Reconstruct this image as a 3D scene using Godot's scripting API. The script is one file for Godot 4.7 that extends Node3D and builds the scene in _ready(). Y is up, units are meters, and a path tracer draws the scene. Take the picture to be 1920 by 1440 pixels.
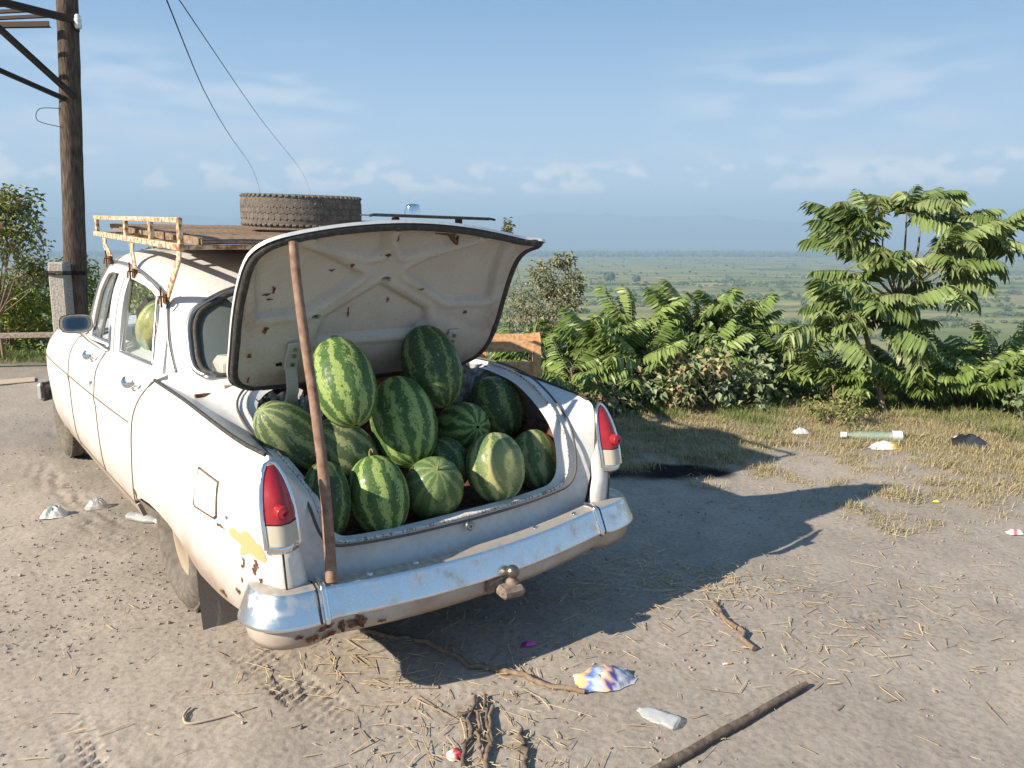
extends Node3D
# A white old saloon car full of watermelons on a dirt lot above a hazy valley.

const YAW := 0.6617
const CAR := Vector3(-0.1474, 0.0, -2.8776)
var rng := RandomNumberGenerator.new()
var M := {}
var names := {}
var car_xf := Transform3D()
var lip_lines := []
var chan_lines := []
var n1 := FastNoiseLite.new()
var n2 := FastNoiseLite.new()
var n3 := FastNoiseLite.new()

# ---------------------------------------------------------------- mesh builder
class MB:
	var v := PackedVector3Array()
	var n := PackedVector3Array()
	var c := PackedColorArray()
	var uv := PackedVector2Array()
	var ix := PackedInt32Array()
	var col := Color.WHITE
	func add(p: Vector3, nn: Vector3, t := Vector2.ZERO) -> int:
		v.append(p); n.append(nn); c.append(col); uv.append(t)
		return v.size() - 1
	# counter-clockwise seen from outside
	func tri(a: int, b: int, d: int) -> void:
		ix.append(a); ix.append(d); ix.append(b)
	func flat(ps: Array) -> void:
		var nn: Vector3 = (ps[1] - ps[0]).cross(ps[2] - ps[0]).normalized()
		var b := v.size()
		for p in ps: add(p, nn, Vector2(p.x + p.z * 0.37, p.y + p.z * 0.61))
		for k in range(1, ps.size() - 1): tri(b, b + k, b + k + 1)
	func box(at: Vector3, size: Vector3, bas := Basis(), bev := 0.0) -> void:
		var h := size * 0.5
		var b := minf(bev, minf(h.x, minf(h.y, h.z)) * 0.9)
		for ax in 3:
			for s in [-1.0, 1.0]:
				var e := Vector3.ZERO; e[ax] = s * h[ax]
				var a1 := (ax + 1) % 3
				var a2 := (ax + 2) % 3
				var ps := []
				for q in [[-1, -1], [1, -1], [1, 1], [-1, 1]]:
					var p := e
					p[a1] = q[0] * (h[a1] - b); p[a2] = q[1] * (h[a2] - b)
					ps.append(at + bas * p)
				if s < 0: ps.reverse()
				flat(ps)
		if b <= 0.0: return
		for ax in 3:
			var a1 := (ax + 1) % 3
			var a2 := (ax + 2) % 3
			for s1 in [-1.0, 1.0]:
				for s2 in [-1.0, 1.0]:
					var ps := []
					for q in [[-1, 0], [1, 0], [1, 1], [-1, 1]]:
						var p := Vector3.ZERO
						p[ax] = q[0] * (h[ax] - b)
						p[a1] = s1 * (h[a1] - (b if q[1] == 1 else 0.0))
						p[a2] = s2 * (h[a2] - (0.0 if q[1] == 1 else b))
						ps.append(at + bas * p)
					if s1 * s2 < 0: ps.reverse()
					flat(ps)
		for sx in [-1.0, 1.0]:
			for sy in [-1.0, 1.0]:
				for sz in [-1.0, 1.0]:
					var ps := [at + bas * Vector3(sx * h.x, sy * (h.y - b), sz * (h.z - b)), at + bas * Vector3(sx * (h.x - b), sy * h.y, sz * (h.z - b)), at + bas * Vector3(sx * (h.x - b), sy * (h.y - b), sz * h.z)]
					if sx * sy * sz < 0: ps.reverse()
					flat(ps)
	func tube(ps: Array, rad, sides := 8, caps := true) -> void:
		var m := ps.size()
		var up := Vector3(0.13, 0.97, 0.2)
		var prev := Vector3.ZERO
		var b0 := v.size()
		var u := Vector3.ZERO
		for k in m:
			var t: Vector3 = (ps[mini(k + 1, m - 1)] - ps[maxi(k - 1, 0)]).normalized()
			if k == 0:
				u = t.cross(up)
				if u.length() < 0.05: u = t.cross(Vector3.RIGHT)
			else:
				u = u - t * u.dot(t)
			u = u.normalized()
			var w := t.cross(u)
			var r: float = rad[k] if rad is Array else rad
			for s in sides + 1:
				var a := TAU * s / sides
				var d := u * cos(a) + w * sin(a)
				add(ps[k] + d * r, d, Vector2(float(s) / sides, k))
		for k in m - 1:
			for s in sides:
				var p := b0 + k * (sides + 1) + s
				tri(p, p + 1, p + sides + 2); tri(p, p + sides + 2, p + sides + 1)
		if caps:
			for e in [0, m - 1]:
				var nn: Vector3 = (ps[0] - ps[1]).normalized() if e == 0 else (ps[m - 1] - ps[m - 2]).normalized()
				var cc := add(ps[e], nn)
				var st := v.size()
				for s in sides + 1: add(v[b0 + e * (sides + 1) + s], nn)
				for s in sides:
					if e == 0: tri(cc, st + s + 1, st + s)
					else: tri(cc, st + s, st + s + 1)
	# grid of points, smooth; normals point along (di x dj) * sgn
	func grid(a: int, b: int, f: Callable, sgn := 1.0, colf = null) -> void:
		var b0 := v.size()
		var P := PackedVector3Array()
		P.resize(a * b)
		for i in a:
			for j in b: P[i * b + j] = f.call(i, j)
		for i in a:
			for j in b:
				var di := P[mini(i + 1, a - 1) * b + j] - P[maxi(i - 1, 0) * b + j]
				var dj := P[i * b + mini(j + 1, b - 1)] - P[i * b + maxi(j - 1, 0)]
				var nn := di.cross(dj) * sgn
				if nn.length_squared() < 1e-16: nn = Vector3.UP
				if colf != null: col = colf.call(P[i * b + j])
				add(P[i * b + j], nn.normalized(), Vector2(float(i) / maxi(a - 1, 1), float(j) / maxi(b - 1, 1)))
		for i in a - 1:
			for j in b - 1:
				var p := b0 + i * b + j
				if sgn > 0: tri(p, p + b, p + b + 1); tri(p, p + b + 1, p + 1)
				else: tri(p, p + b + 1, p + b); tri(p, p + 1, p + b + 1)
	# profile of Vector2(radius, height) turned about the y axis of xf
	func lathe(pr: Array, xf: Transform3D, sides := 24) -> void:
		var m := pr.size()
		grid(m, sides + 1, func(i, j):
			var a = TAU * j / sides
			return xf * Vector3(pr[i].x * cos(a), pr[i].y, -pr[i].x * sin(a)), -1.0)
	func mesh() -> ArrayMesh:
		var arr := []
		arr.resize(Mesh.ARRAY_MAX)
		arr[Mesh.ARRAY_VERTEX] = v; arr[Mesh.ARRAY_NORMAL] = n; arr[Mesh.ARRAY_COLOR] = c; arr[Mesh.ARRAY_TEX_UV] = uv; arr[Mesh.ARRAY_INDEX] = ix
		var me := ArrayMesh.new()
		me.add_surface_from_arrays(Mesh.PRIMITIVE_TRIANGLES, arr)
		return me

# ---------------------------------------------------------------- scene helpers
func numbered(s: String) -> String:
	var k: int = names.get(s, 0)
	names[s] = k + 1
	return s if k == 0 else "%s_%03d" % [s, k]

func thing(called: String, label: String, category: String, xf := Transform3D(), group := "") -> Node3D:
	var o := Node3D.new()
	o.name = numbered(called)
	add_child(o)
	o.transform = xf
	tag(o, label, category, group)
	return o

func tag(o: Node, label: String, category: String, group := "", kind := "") -> void:
	if label: o.set_meta("label", label)
	if category: o.set_meta("category", category)
	if group: o.set_meta("group", group)
	if kind: o.set_meta("kind", kind)

func part(parent: Node, called: String, mesh, mat: Material, label := "") -> MeshInstance3D:
	var o := MeshInstance3D.new()
	o.name = called
	o.mesh = mesh.mesh() if mesh is MB else mesh
	o.material_override = mat
	parent.add_child(o, true)
	if label: o.set_meta("label", label)
	return o

func solo(called: String, mesh, mat: Material, label: String, category: String, xf := Transform3D(), group := "") -> MeshInstance3D:
	var o := part(self, numbered(called), mesh, mat)
	o.transform = xf
	tag(o, label, category, group)
	return o

func structure(called: String, mesh, mat: Material) -> MeshInstance3D:
	var o := part(self, called, mesh, mat)
	o.set_meta("kind", "structure")
	return o

func stuff(called: String, mesh: Mesh, mat: Material, xfs: Array, cols: Array, label: String, category: String, parent: Node = null) -> void:
	var mm := MultiMesh.new()
	mm.transform_format = MultiMesh.TRANSFORM_3D
	mm.use_colors = cols.size() > 0
	mm.mesh = mesh
	mm.instance_count = xfs.size()
	for k in xfs.size():
		mm.set_instance_transform(k, xfs[k])
		if cols.size(): mm.set_instance_color(k, cols[k])
	var o := MultiMeshInstance3D.new()
	o.name = numbered(called) if parent == null else called
	o.multimesh = mm
	o.material_override = mat
	(self if parent == null else parent).add_child(o, true)
	o.set_meta("kind", "stuff")
	if parent == null: tag(o, label, category)

func lin(r: float, g: float, b: float) -> Color: return Color(r, g, b).linear_to_srgb()

func mat(col: Color, rough := 0.6, metal := 0.0, spec := 0.5) -> StandardMaterial3D:
	var m := StandardMaterial3D.new()
	m.albedo_color = col.linear_to_srgb()
	m.roughness = rough
	m.metallic = metal
	m.metallic_specular = spec
	m.cull_mode = BaseMaterial3D.CULL_DISABLED
	return m

func ramp(stops: Array) -> Gradient:
	var g := Gradient.new()
	var o := PackedFloat32Array()
	var c := PackedColorArray()
	for s in stops:
		o.append(s[0])
		c.append((s[1] as Color).linear_to_srgb())
	g.offsets = o
	g.colors = c
	return g

func ntex(sd: int, freq: float, stops: Array, size := 512, kind := FastNoiseLite.TYPE_SIMPLEX_SMOOTH, oct := 5) -> NoiseTexture2D:
	var f := FastNoiseLite.new()
	f.seed = sd
	f.noise_type = kind
	f.frequency = freq
	f.fractal_octaves = oct
	if kind == FastNoiseLite.TYPE_CELLULAR:
		f.cellular_return_type = FastNoiseLite.RETURN_CELL_VALUE
		f.fractal_type = FastNoiseLite.FRACTAL_NONE
		f.cellular_jitter = 0.9
	var t := NoiseTexture2D.new()
	t.width = size; t.height = size
	t.seamless = true
	t.noise = f
	if stops.size(): t.color_ramp = ramp(stops)
	return t

func tri(m: StandardMaterial3D, scale: float, world := false) -> StandardMaterial3D:
	m.uv1_triplanar = true
	m.uv1_world_triplanar = world
	m.uv1_scale = Vector3.ONE * scale
	m.uv1_triplanar_sharpness = 4.0
	return m

func grey(x: float) -> Color: return Color(x, x, x)

func bumpy(m: StandardMaterial3D, t: Texture2D, cm: float) -> StandardMaterial3D:
	m.heightmap_enabled = true
	m.heightmap_texture = t
	m.heightmap_scale = cm
	return m

func cr(xs: Array, ys: Array, x: float) -> float:
	var n := xs.size()
	if x <= xs[0]: return ys[0]
	if x >= xs[n - 1]: return ys[n - 1]
	var i := 0
	while x > xs[i + 1]: i += 1
	var x0: float = xs[i]
	var x1: float = xs[i + 1]
	var y0: float = ys[i]
	var y1: float = ys[i + 1]
	var h := x1 - x0
	var t := (x - x0) / h
	var m0: float = (ys[1] - ys[0]) / (xs[1] - xs[0]) if i == 0 else (ys[i + 1] - ys[i - 1]) / (xs[i + 1] - xs[i - 1])
	var m1: float = (ys[n - 1] - ys[n - 2]) / (xs[n - 1] - xs[n - 2]) if i == n - 2 else (ys[i + 2] - ys[i]) / (xs[i + 2] - xs[i])
	return (2 * t * t * t - 3 * t * t + 1) * y0 + (t * t * t - 2 * t * t + t) * h * m0 + (-2 * t * t * t + 3 * t * t) * y1 + (t * t * t - t * t) * h * m1

func spline(ps: Array, per := 6, closed := false) -> Array:
	var out := []
	var n := ps.size()
	for k in (n if closed else n - 1):
		var p0 = ps[(k - 1 + n) % n] if closed else ps[maxi(k - 1, 0)]
		var p1 = ps[k]
		var p2 = ps[(k + 1) % n]
		var p3 = ps[(k + 2) % n] if closed else ps[mini(k + 2, n - 1)]
		for s in per:
			out.append(p1.cubic_interpolate(p2, p0, p3, float(s) / per))
	if not closed: out.append(ps[n - 1])
	return out

func V(a: Array) -> Array:      # [[x, y], ...] or [[x, y, z], ...] to vectors
	var o := []
	for p in a: o.append(Vector2(p[0], p[1]) if p.size() == 2 else Vector3(p[0], p[1], p[2]))
	return o

# a sheet cut from a surface f(Vector2) -> Vector3 along an outline, with holes and a turned-in edge
func panel(outline: Array, holes: Array, step: float, f: Callable, ref: Vector3, thick := 0.012, colf = null, scl := Vector2.ONE) -> MB:
	var loops := []
	for lp in [outline] + holes:
		var d := PackedVector2Array()
		for k in lp.size():
			var a: Vector2 = lp[k] * scl
			var b: Vector2 = lp[(k + 1) % lp.size()] * scl
			var m := maxi(1, int(round(a.distance_to(b) / step)))
			for s in m: d.append(a.lerp(b, float(s) / m))
		loops.append(d)
	var pts := PackedVector2Array()
	for d in loops: pts.append_array(d)
	var edge := pts.duplicate()
	var lo := Vector2(1e9, 1e9)
	var hi := -lo
	for p in loops[0]:
		lo = lo.min(p); hi = hi.max(p)
	var cells := {}
	for p in edge:
		var key := Vector2i((p / step).floor())
		if not cells.has(key): cells[key] = []
		cells[key].append(p)
	var ny := int((hi.y - lo.y) / (step * 0.87)) + 1
	var nx := int((hi.x - lo.x) / step) + 1
	for j in ny:
		for i in nx:
			var p := lo + Vector2((i + 0.5 * (j % 2) + 0.23) * step, (j + 0.41) * step * 0.87)
			if not Geometry2D.is_point_in_polygon(p, loops[0]): continue
			var ok := true
			for h in range(1, loops.size()):
				if Geometry2D.is_point_in_polygon(p, loops[h]): ok = false; break
			if not ok: continue
			var key := Vector2i((p / step).floor())
			for dx in [-1, 0, 1]:
				for dy in [-1, 0, 1]:
					for q in cells.get(key + Vector2i(dx, dy), []):
						if p.distance_to(q) < step * 0.62: ok = false
			if ok: pts.append(p)
	var tr := Geometry2D.triangulate_delaunay(pts)
	var mb := MB.new()
	var pos := PackedVector3Array()
	for p in pts: pos.append(f.call(p / scl))
	var nor := PackedVector3Array()
	nor.resize(pts.size())
	var keep := PackedInt32Array()
	var vote := 0.0
	for k in range(0, tr.size(), 3):
		var a := tr[k]
		var b := tr[k + 1]
		var c := tr[k + 2]
		if (pts[b] - pts[a]).cross(pts[c] - pts[a]) < 0:
			var t := b
			b = c; c = t
		var ctr := (pts[a] + pts[b] + pts[c]) / 3.0
		if not Geometry2D.is_point_in_polygon(ctr, loops[0]): continue
		var ok := true
		for h in range(1, loops.size()):
			if Geometry2D.is_point_in_polygon(ctr, loops[h]): ok = false; break
		if not ok: continue
		keep.append_array([a, b, c])
		var fn := (pos[b] - pos[a]).cross(pos[c] - pos[a])
		nor[a] += fn; nor[b] += fn; nor[c] += fn
		vote += fn.dot((pos[a] + pos[b] + pos[c]) / 3.0 - ref)
	var sg := 1.0 if vote >= 0 else -1.0
	for k in pts.size():
		nor[k] = (nor[k] * sg).normalized() if nor[k].length_squared() > 0 else Vector3.UP
		mb.col = colf.call(pos[k]) if colf != null else Color.WHITE
		mb.add(pos[k], nor[k], pts[k])
	for k in range(0, keep.size(), 3):
		if sg > 0: mb.tri(keep[k], keep[k + 1], keep[k + 2])
		else: mb.tri(keep[k], keep[k + 2], keep[k + 1])
	if thick > 0.0:
		var at := 0
		for d in loops:
			var m: int = d.size()
			for k in m:
				var a := at + k
				var b := at + (k + 1) % m
				mb.col = mb.c[a]
				var fa := pos[a] - nor[a] * thick
				var fb := pos[b] - nor[b] * thick
				mb.flat([pos[a], fa, fb, pos[b]])
			at += m
	return mb

# ---------------------------------------------------------------- the car's surfaces, in metres: u to its right, v up, w forward from the tail
const PW := [0.0, 0.05, 0.12, 0.25, 0.5, 1.0, 1.5, 2.5, 3.5, 4.2, 4.6, 4.85, 5.0, 5.08]
const PU := [0.74, 0.775, 0.81, 0.845, 0.87, 0.885, 0.89, 0.895, 0.89, 0.88, 0.86, 0.82, 0.75, 0.66]
const TW := [0.0, 0.15, 0.6, 1.0, 1.5, 2.0, 3.4, 4.0, 4.6, 5.0, 5.08]
const TV := [0.93, 0.945, 0.985, 1.01, 1.03, 1.05, 1.06, 1.03, 0.98, 0.90, 0.85]
const DD := [-0.05, 0.0, 0.03, 0.07, 0.12, 0.19, 0.28]
const DU := [-0.23, -0.095, -0.066, -0.038, -0.017, -0.004, 0.0]
const BV := [0.25, 0.33, 0.42, 0.55, 0.65]
const BU := [-0.07, -0.035, -0.012, -0.002, 0.0]
const GT := [-0.15, 0.0, 0.25, 0.5, 0.65, 0.77, 0.87, 0.94, 1.0]
const GV := [0.97, 1.05, 1.20, 1.36, 1.45, 1.52, 1.57, 1.60, 1.615]
const GB := [0.80, 0.80, 0.78, 0.745, 0.71, 0.67, 0.585, 0.44, 0.0]
const GR := [1.22, 1.22, 1.11, 0.96, 0.82, 0.66, 0.46, 0.28, 0.0]
const GF := [1.45, 1.45, 1.33, 1.22, 1.15, 1.06, 0.90, 0.58, 0.0]
const LS := [0.0, 0.12, 0.25, 0.4, 0.55, 0.7, 0.82]
const LW := [0.86, 0.775, 0.70, 0.635, 0.56, 0.465, 0.34]
const LV := [1.04, 1.125, 1.235, 1.37, 1.505, 1.62, 1.695]

func P(u: float, v: float, w: float) -> Vector3: return Vector3(u, v, -w)
func top_of(w: float) -> float: return cr(TW, TV, w)
func S(w: float, v: float) -> float:
	var k := clampf(0.7 + 0.3 * w, 0.7, 1.0)
	var u: float = cr(PW, PU, w) + cr(DD, DU, top_of(w) - v) * k + cr(BV, BU, v)
	# pressed body line along the doors
	if w > 1.5: u += 0.006 * exp(-pow((v - 0.80) / 0.022, 2)) * clampf((w - 1.5) * 2.0, 0, 1)
	return u
func G(ph: float, t: float) -> Vector3:
	var c := cos(ph)
	var s := sin(ph)
	var n := (4.2 if s > 0 else 3.8) - 0.8 * t
	var r := pow(pow(absf(c), n) + pow(absf(s), n), -1.0 / n)
	var L: float = cr(GT, GF, t) if s > 0 else cr(GT, GR, t)
	var w := 2.3 + r * s * L
	return P(r * c * cr(GT, GB, t), cr(GT, GV, t) + 0.022 * maxf(t, 0.0) * maxf(0.0, w - 1.5), w)
func lid_at(u: float, s: float) -> Vector3:
	var c := 1.0 - pow(u / 0.655, 2)
	return P(u - 0.035, cr(LS, LV, s) + 0.062 * c * (s / 0.82), cr(LS, LW, s))
func lid_n(u: float, s: float) -> Vector3:    # towards the inside of the boot
	var du := lid_at(u + 0.01, s) - lid_at(u - 0.01, s)
	var ds := lid_at(u, s + 0.01) - lid_at(u, s - 0.01)
	var n := du.cross(ds).normalized()
	return n if n.z > 0 else -n
func seg_d(p: Vector2, a: Vector2, b: Vector2) -> float:
	var ab := b - a
	return p.distance_to(a + ab * clampf((p - a).dot(ab) / ab.length_squared(), 0.0, 1.0))
func poly_d(p: Vector2, poly: PackedVector2Array) -> float:   # negative inside
	var d := 9.0
	for k in poly.size(): d = minf(d, seg_d(p, poly[k], poly[(k + 1) % poly.size()]))
	return -d if Geometry2D.is_point_in_polygon(p, poly) else d

func dirt(p: Vector3) -> Color:
	var w := -p.z
	var n := n2.get_noise_3d(p.x * 2.0, p.y * 2.0, p.z * 2.0) * 0.5 + 0.5
	var f := n3.get_noise_3d(p.x, p.y * 1.4, p.z) * 0.5 + 0.5
	var low := clampf((0.66 - p.y) / 0.36, 0.0, 1.0)
	var k := clampf(low * low * (0.5 + 0.9 * n) + 0.16 * n * f + 0.25 * clampf(n - 0.55, 0.0, 1.0), 0.0, 1.0)
	# splash behind the wheels
	k = clampf(k + 0.5 * n * exp(-pow((w - 0.85) / 0.3, 2)) * clampf((0.62 - p.y) / 0.25, 0, 1), 0.0, 0.9)
	return Color(0.73, 0.728, 0.715).lerp(Color(0.33, 0.245, 0.175), k)
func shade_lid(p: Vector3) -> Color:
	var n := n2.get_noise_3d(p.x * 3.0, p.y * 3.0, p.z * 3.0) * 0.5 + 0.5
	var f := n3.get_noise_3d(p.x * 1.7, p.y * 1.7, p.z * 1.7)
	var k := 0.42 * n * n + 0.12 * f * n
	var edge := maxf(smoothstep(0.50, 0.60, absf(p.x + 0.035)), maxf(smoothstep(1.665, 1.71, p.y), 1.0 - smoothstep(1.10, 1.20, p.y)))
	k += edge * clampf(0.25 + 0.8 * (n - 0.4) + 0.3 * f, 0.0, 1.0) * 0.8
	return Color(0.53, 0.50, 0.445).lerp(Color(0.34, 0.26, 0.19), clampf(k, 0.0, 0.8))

func make_materials() -> void:
	var fine := ntex(3, 0.03, [[0.0, grey(0.0)], [1.0, grey(1.0)]], 512)
	M.fine = fine
	var paint := mat(Color(1, 1, 1), 0.38, 0.0, 0.45)
	paint.vertex_color_use_as_albedo = true
	paint.albedo_texture = ntex(11, 0.02, [[0.0, grey(0.86)], [0.45, grey(0.95)], [0.62, grey(1.0)], [0.93, Color(0.98, 0.96, 0.93)], [0.97, Color(0.55, 0.42, 0.3)]], 1024)
	paint.roughness_texture = ntex(12, 0.02, [[0.0, grey(0.75)], [1.0, grey(1.0)]])
	paint.clearcoat_enabled = true
	paint.clearcoat = 0.25
	paint.clearcoat_roughness = 0.25
	M.paint = tri(paint, 1.1)
	var inner := mat(Color(1, 1, 1), 0.6, 0.0, 0.35)
	inner.vertex_color_use_as_albedo = true
	inner.albedo_texture = ntex(13, 0.03, [[0.0, Color(0.40, 0.28, 0.18)], [0.12, Color(0.70, 0.62, 0.52)], [0.2, grey(0.93)], [0.7, grey(1.0)], [1.0, grey(0.86)]], 1024)
	M.inner = tri(inner, 2.3)
	M.hinge = tri(mat(Color(0.46, 0.45, 0.41), 0.6), 2.0)
	var chrome := mat(Color(1, 1, 1), 1.0, 1.0)
	chrome.albedo_texture = ntex(21, 0.012, [[0.0, Color(0.40, 0.36, 0.30)], [0.4, Color(0.47, 0.43, 0.37)], [0.8, Color(0.60, 0.58, 0.54)], [1.0, Color(0.78, 0.78, 0.77)]], 1024)
	chrome.metallic_texture = ntex(21, 0.012, [[0.0, grey(0.2)], [0.4, grey(0.35)], [0.8, grey(0.7)], [1.0, grey(1.0)]], 1024)
	chrome.roughness_texture = ntex(21, 0.012, [[0.0, grey(0.7)], [0.4, grey(0.55)], [0.8, grey(0.35)], [1.0, grey(0.2)]], 1024)
	M.dusty_chrome = tri(chrome, 1.6)
	var blade := mat(Color(0.78, 0.79, 0.80), 1.0, 1.0)
	blade.albedo_texture = ntex(23, 0.008, [[0.0, Color(0.55, 0.52, 0.48)], [0.3, Color(0.75, 0.75, 0.75)], [1.0, Color(0.82, 0.83, 0.84)]], 1024)
	blade.albedo_color = Color.WHITE
	blade.roughness_texture = ntex(23, 0.008, [[0.0, grey(0.4)], [0.28, grey(0.16)], [0.45, grey(0.06)], [1.0, grey(0.03)]], 1024)
	M.blade = tri(bumpy(blade, ntex(24, 0.006, [], 512, FastNoiseLite.TYPE_SIMPLEX_SMOOTH, 2), 0.06), 1.3)
	M.chrome = tri(mat(Color(0.78, 0.79, 0.80), 0.12, 1.0), 1.0)
	M.trim = mat(Color(0.42, 0.41, 0.39), 0.32, 0.9)
	var rub := mat(Color(0.035, 0.033, 0.031), 0.75)
	rub.albedo_color = Color.WHITE
	rub.albedo_texture = ntex(31, 0.03, [[0.0, Color(0.03, 0.028, 0.026)], [0.6, Color(0.05, 0.045, 0.04)], [1.0, Color(0.15, 0.125, 0.1)]])
	M.rubber = tri(rub, 2.0)
	var dr := mat(Color(0.16, 0.145, 0.13), 0.9, 0.0, 0.2)
	dr.albedo_color = Color.WHITE
	dr.albedo_texture = ntex(32, 0.02, [[0.0, Color(0.10, 0.09, 0.08)], [0.5, Color(0.155, 0.138, 0.12)], [1.0, Color(0.22, 0.19, 0.16)]])
	M.dusty_rubber = tri(bumpy(dr, fine, 0.15), 2.0)
	M.dark = mat(Color(0.02, 0.019, 0.018), 0.9, 0.0, 0.2)
	var rust := mat(Color.WHITE, 0.85, 0.1, 0.2)
	rust.albedo_texture = ntex(41, 0.03, [[0.0, Color(0.06, 0.03, 0.018)], [0.5, Color(0.16, 0.08, 0.045)], [1.0, Color(0.30, 0.19, 0.12)]])
	M.rust = tri(rust, 3.0)
	var rr := mat(Color.WHITE, 0.75, 0.0, 0.3)
	rr.albedo_texture = ntex(42, 0.012, [[0.0, Color(0.22, 0.10, 0.045)], [0.36, Color(0.36, 0.19, 0.09)], [0.48, Color(0.48, 0.32, 0.18)], [0.58, Color(0.60, 0.49, 0.36)], [1.0, Color(0.66, 0.60, 0.50)]])
	M.rack = tri(bumpy(rr, fine, 0.08), 4.0)
	M.putty = tri(bumpy(mat(Color(0.52, 0.39, 0.20), 0.9, 0.0, 0.2), fine, 0.1), 3.0)
	var red := mat(Color(0.40, 0.022, 0.03), 0.28, 0.0, 0.5)
	red.clearcoat_enabled = true
	red.clearcoat = 0.4
	red.clearcoat_roughness = 0.15
	red.backlight_enabled = true
	red.backlight = Color(0.5, 0.02, 0.02)
	red.albedo_texture = ntex(46, 0.02, [[0.0, grey(0.7)], [0.6, grey(1.0)], [1.0, Color(1.0, 1.6, 1.6)]])
	M.red_lens = tri(red, 3.0)
	M.pale_lens = mat(Color(0.52, 0.47, 0.37), 0.35)
	M.rag = mat(Color(0.36, 0.35, 0.34), 0.95)
	var lipm := mat(Color.WHITE, 0.5, 0.0, 0.4)
	lipm.albedo_texture = ntex(45, 0.03, [[0.0, Color(0.16, 0.09, 0.05)], [0.36, Color(0.30, 0.20, 0.13)], [0.44, Color(0.66, 0.64, 0.6)], [1.0, Color(0.74, 0.73, 0.7)]])
	M.lip = tri(lipm, 4.0)
	M.trim_dark = tri(mat(Color(0.10, 0.09, 0.08), 0.7), 2.0)
	var towm := mat(Color.WHITE, 0.8, 0.2, 0.3)
	towm.albedo_texture = ntex(47, 0.02, [[0.0, Color(0.12, 0.08, 0.06)], [0.5, Color(0.24, 0.185, 0.15)], [1.0, Color(0.34, 0.28, 0.235)]])
	M.tow = tri(bumpy(towm, fine, 0.1), 3.0)
	M.gap = mat(Color(0.17, 0.125, 0.09), 0.9)
	M.flap = tri(bumpy(mat(Color(0.34, 0.28, 0.23), 0.9, 0.0, 0.2), fine, 0.15), 3.0)
	M.seat = tri(mat(Color(0.05, 0.048, 0.05), 0.8), 1.0)
	M.headlining = mat(Color(0.16, 0.15, 0.13), 0.95)
	var g := StandardMaterial3D.new()
	g.albedo_color = Color(0.80, 0.86, 0.85, 0.14)
	g.transparency = BaseMaterial3D.TRANSPARENCY_ALPHA
	g.roughness = 0.04
	g.metallic_specular = 0.6
	g.cull_mode = BaseMaterial3D.CULL_DISABLED
	M.glass = g
	var liner := mat(Color.WHITE, 0.85)
	liner.albedo_texture = ntex(51, 0.02, [[0.0, Color(0.05, 0.025, 0.018)], [0.5, Color(0.14, 0.06, 0.035)], [1.0, Color(0.25, 0.13, 0.08)]])
	M.liner = tri(liner, 2.0)

func wood(sd: int, a: Color, b: Color, c: Color, rough := 0.85, rel := 0.12) -> StandardMaterial3D:
	var m := mat(Color.WHITE, rough, 0.0, 0.25)
	m.albedo_texture = ntex(sd, 0.02, [[0.0, a], [0.5, b], [1.0, c]], 512)
	m.uv1_triplanar = true
	m.uv1_scale = Vector3(2.2, 2.2, 2.2)
	return bumpy(m, ntex(sd + 1, 0.04, []), rel)

# ---------------------------------------------------------------- car
func side_f(sd: float) -> Callable:
	return func(p: Vector2) -> Vector3: return P(sd * S(p.x, p.y), p.y, p.x)
func glass_f(sd: float) -> Callable:
	return func(p: Vector2) -> Vector3:
		var q := G(p.x, p.y)
		return Vector3(-sd * q.x if sd > 0 else q.x, q.y, q.z)
func off_f(f: Callable, d: float, ref: Vector3) -> Callable:
	return func(p: Vector2) -> Vector3:
		var a: Vector3 = f.call(p)
		var n: Vector3 = (f.call(p + Vector2(0.01, 0)) - f.call(p - Vector2(0.01, 0))).cross(f.call(p + Vector2(0, 0.01)) - f.call(p - Vector2(0, 0.01))).normalized()
		if n.dot(a - ref) < 0: n = -n
		return a + n * d

func blob(c: Vector2, rx: float, ry: float, sd: int, rough := 0.35, m := 28) -> Array:
	var o := []
	for k in m:
		var a := TAU * k / m
		var r := 1.0 + rough * n1.get_noise_2d(sd * 13.7 + cos(a) * 3.0, sin(a) * 3.0 + sd) * 2.4
		o.append(c + Vector2(cos(a) * rx, sin(a) * ry) * r)
	return o

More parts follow.
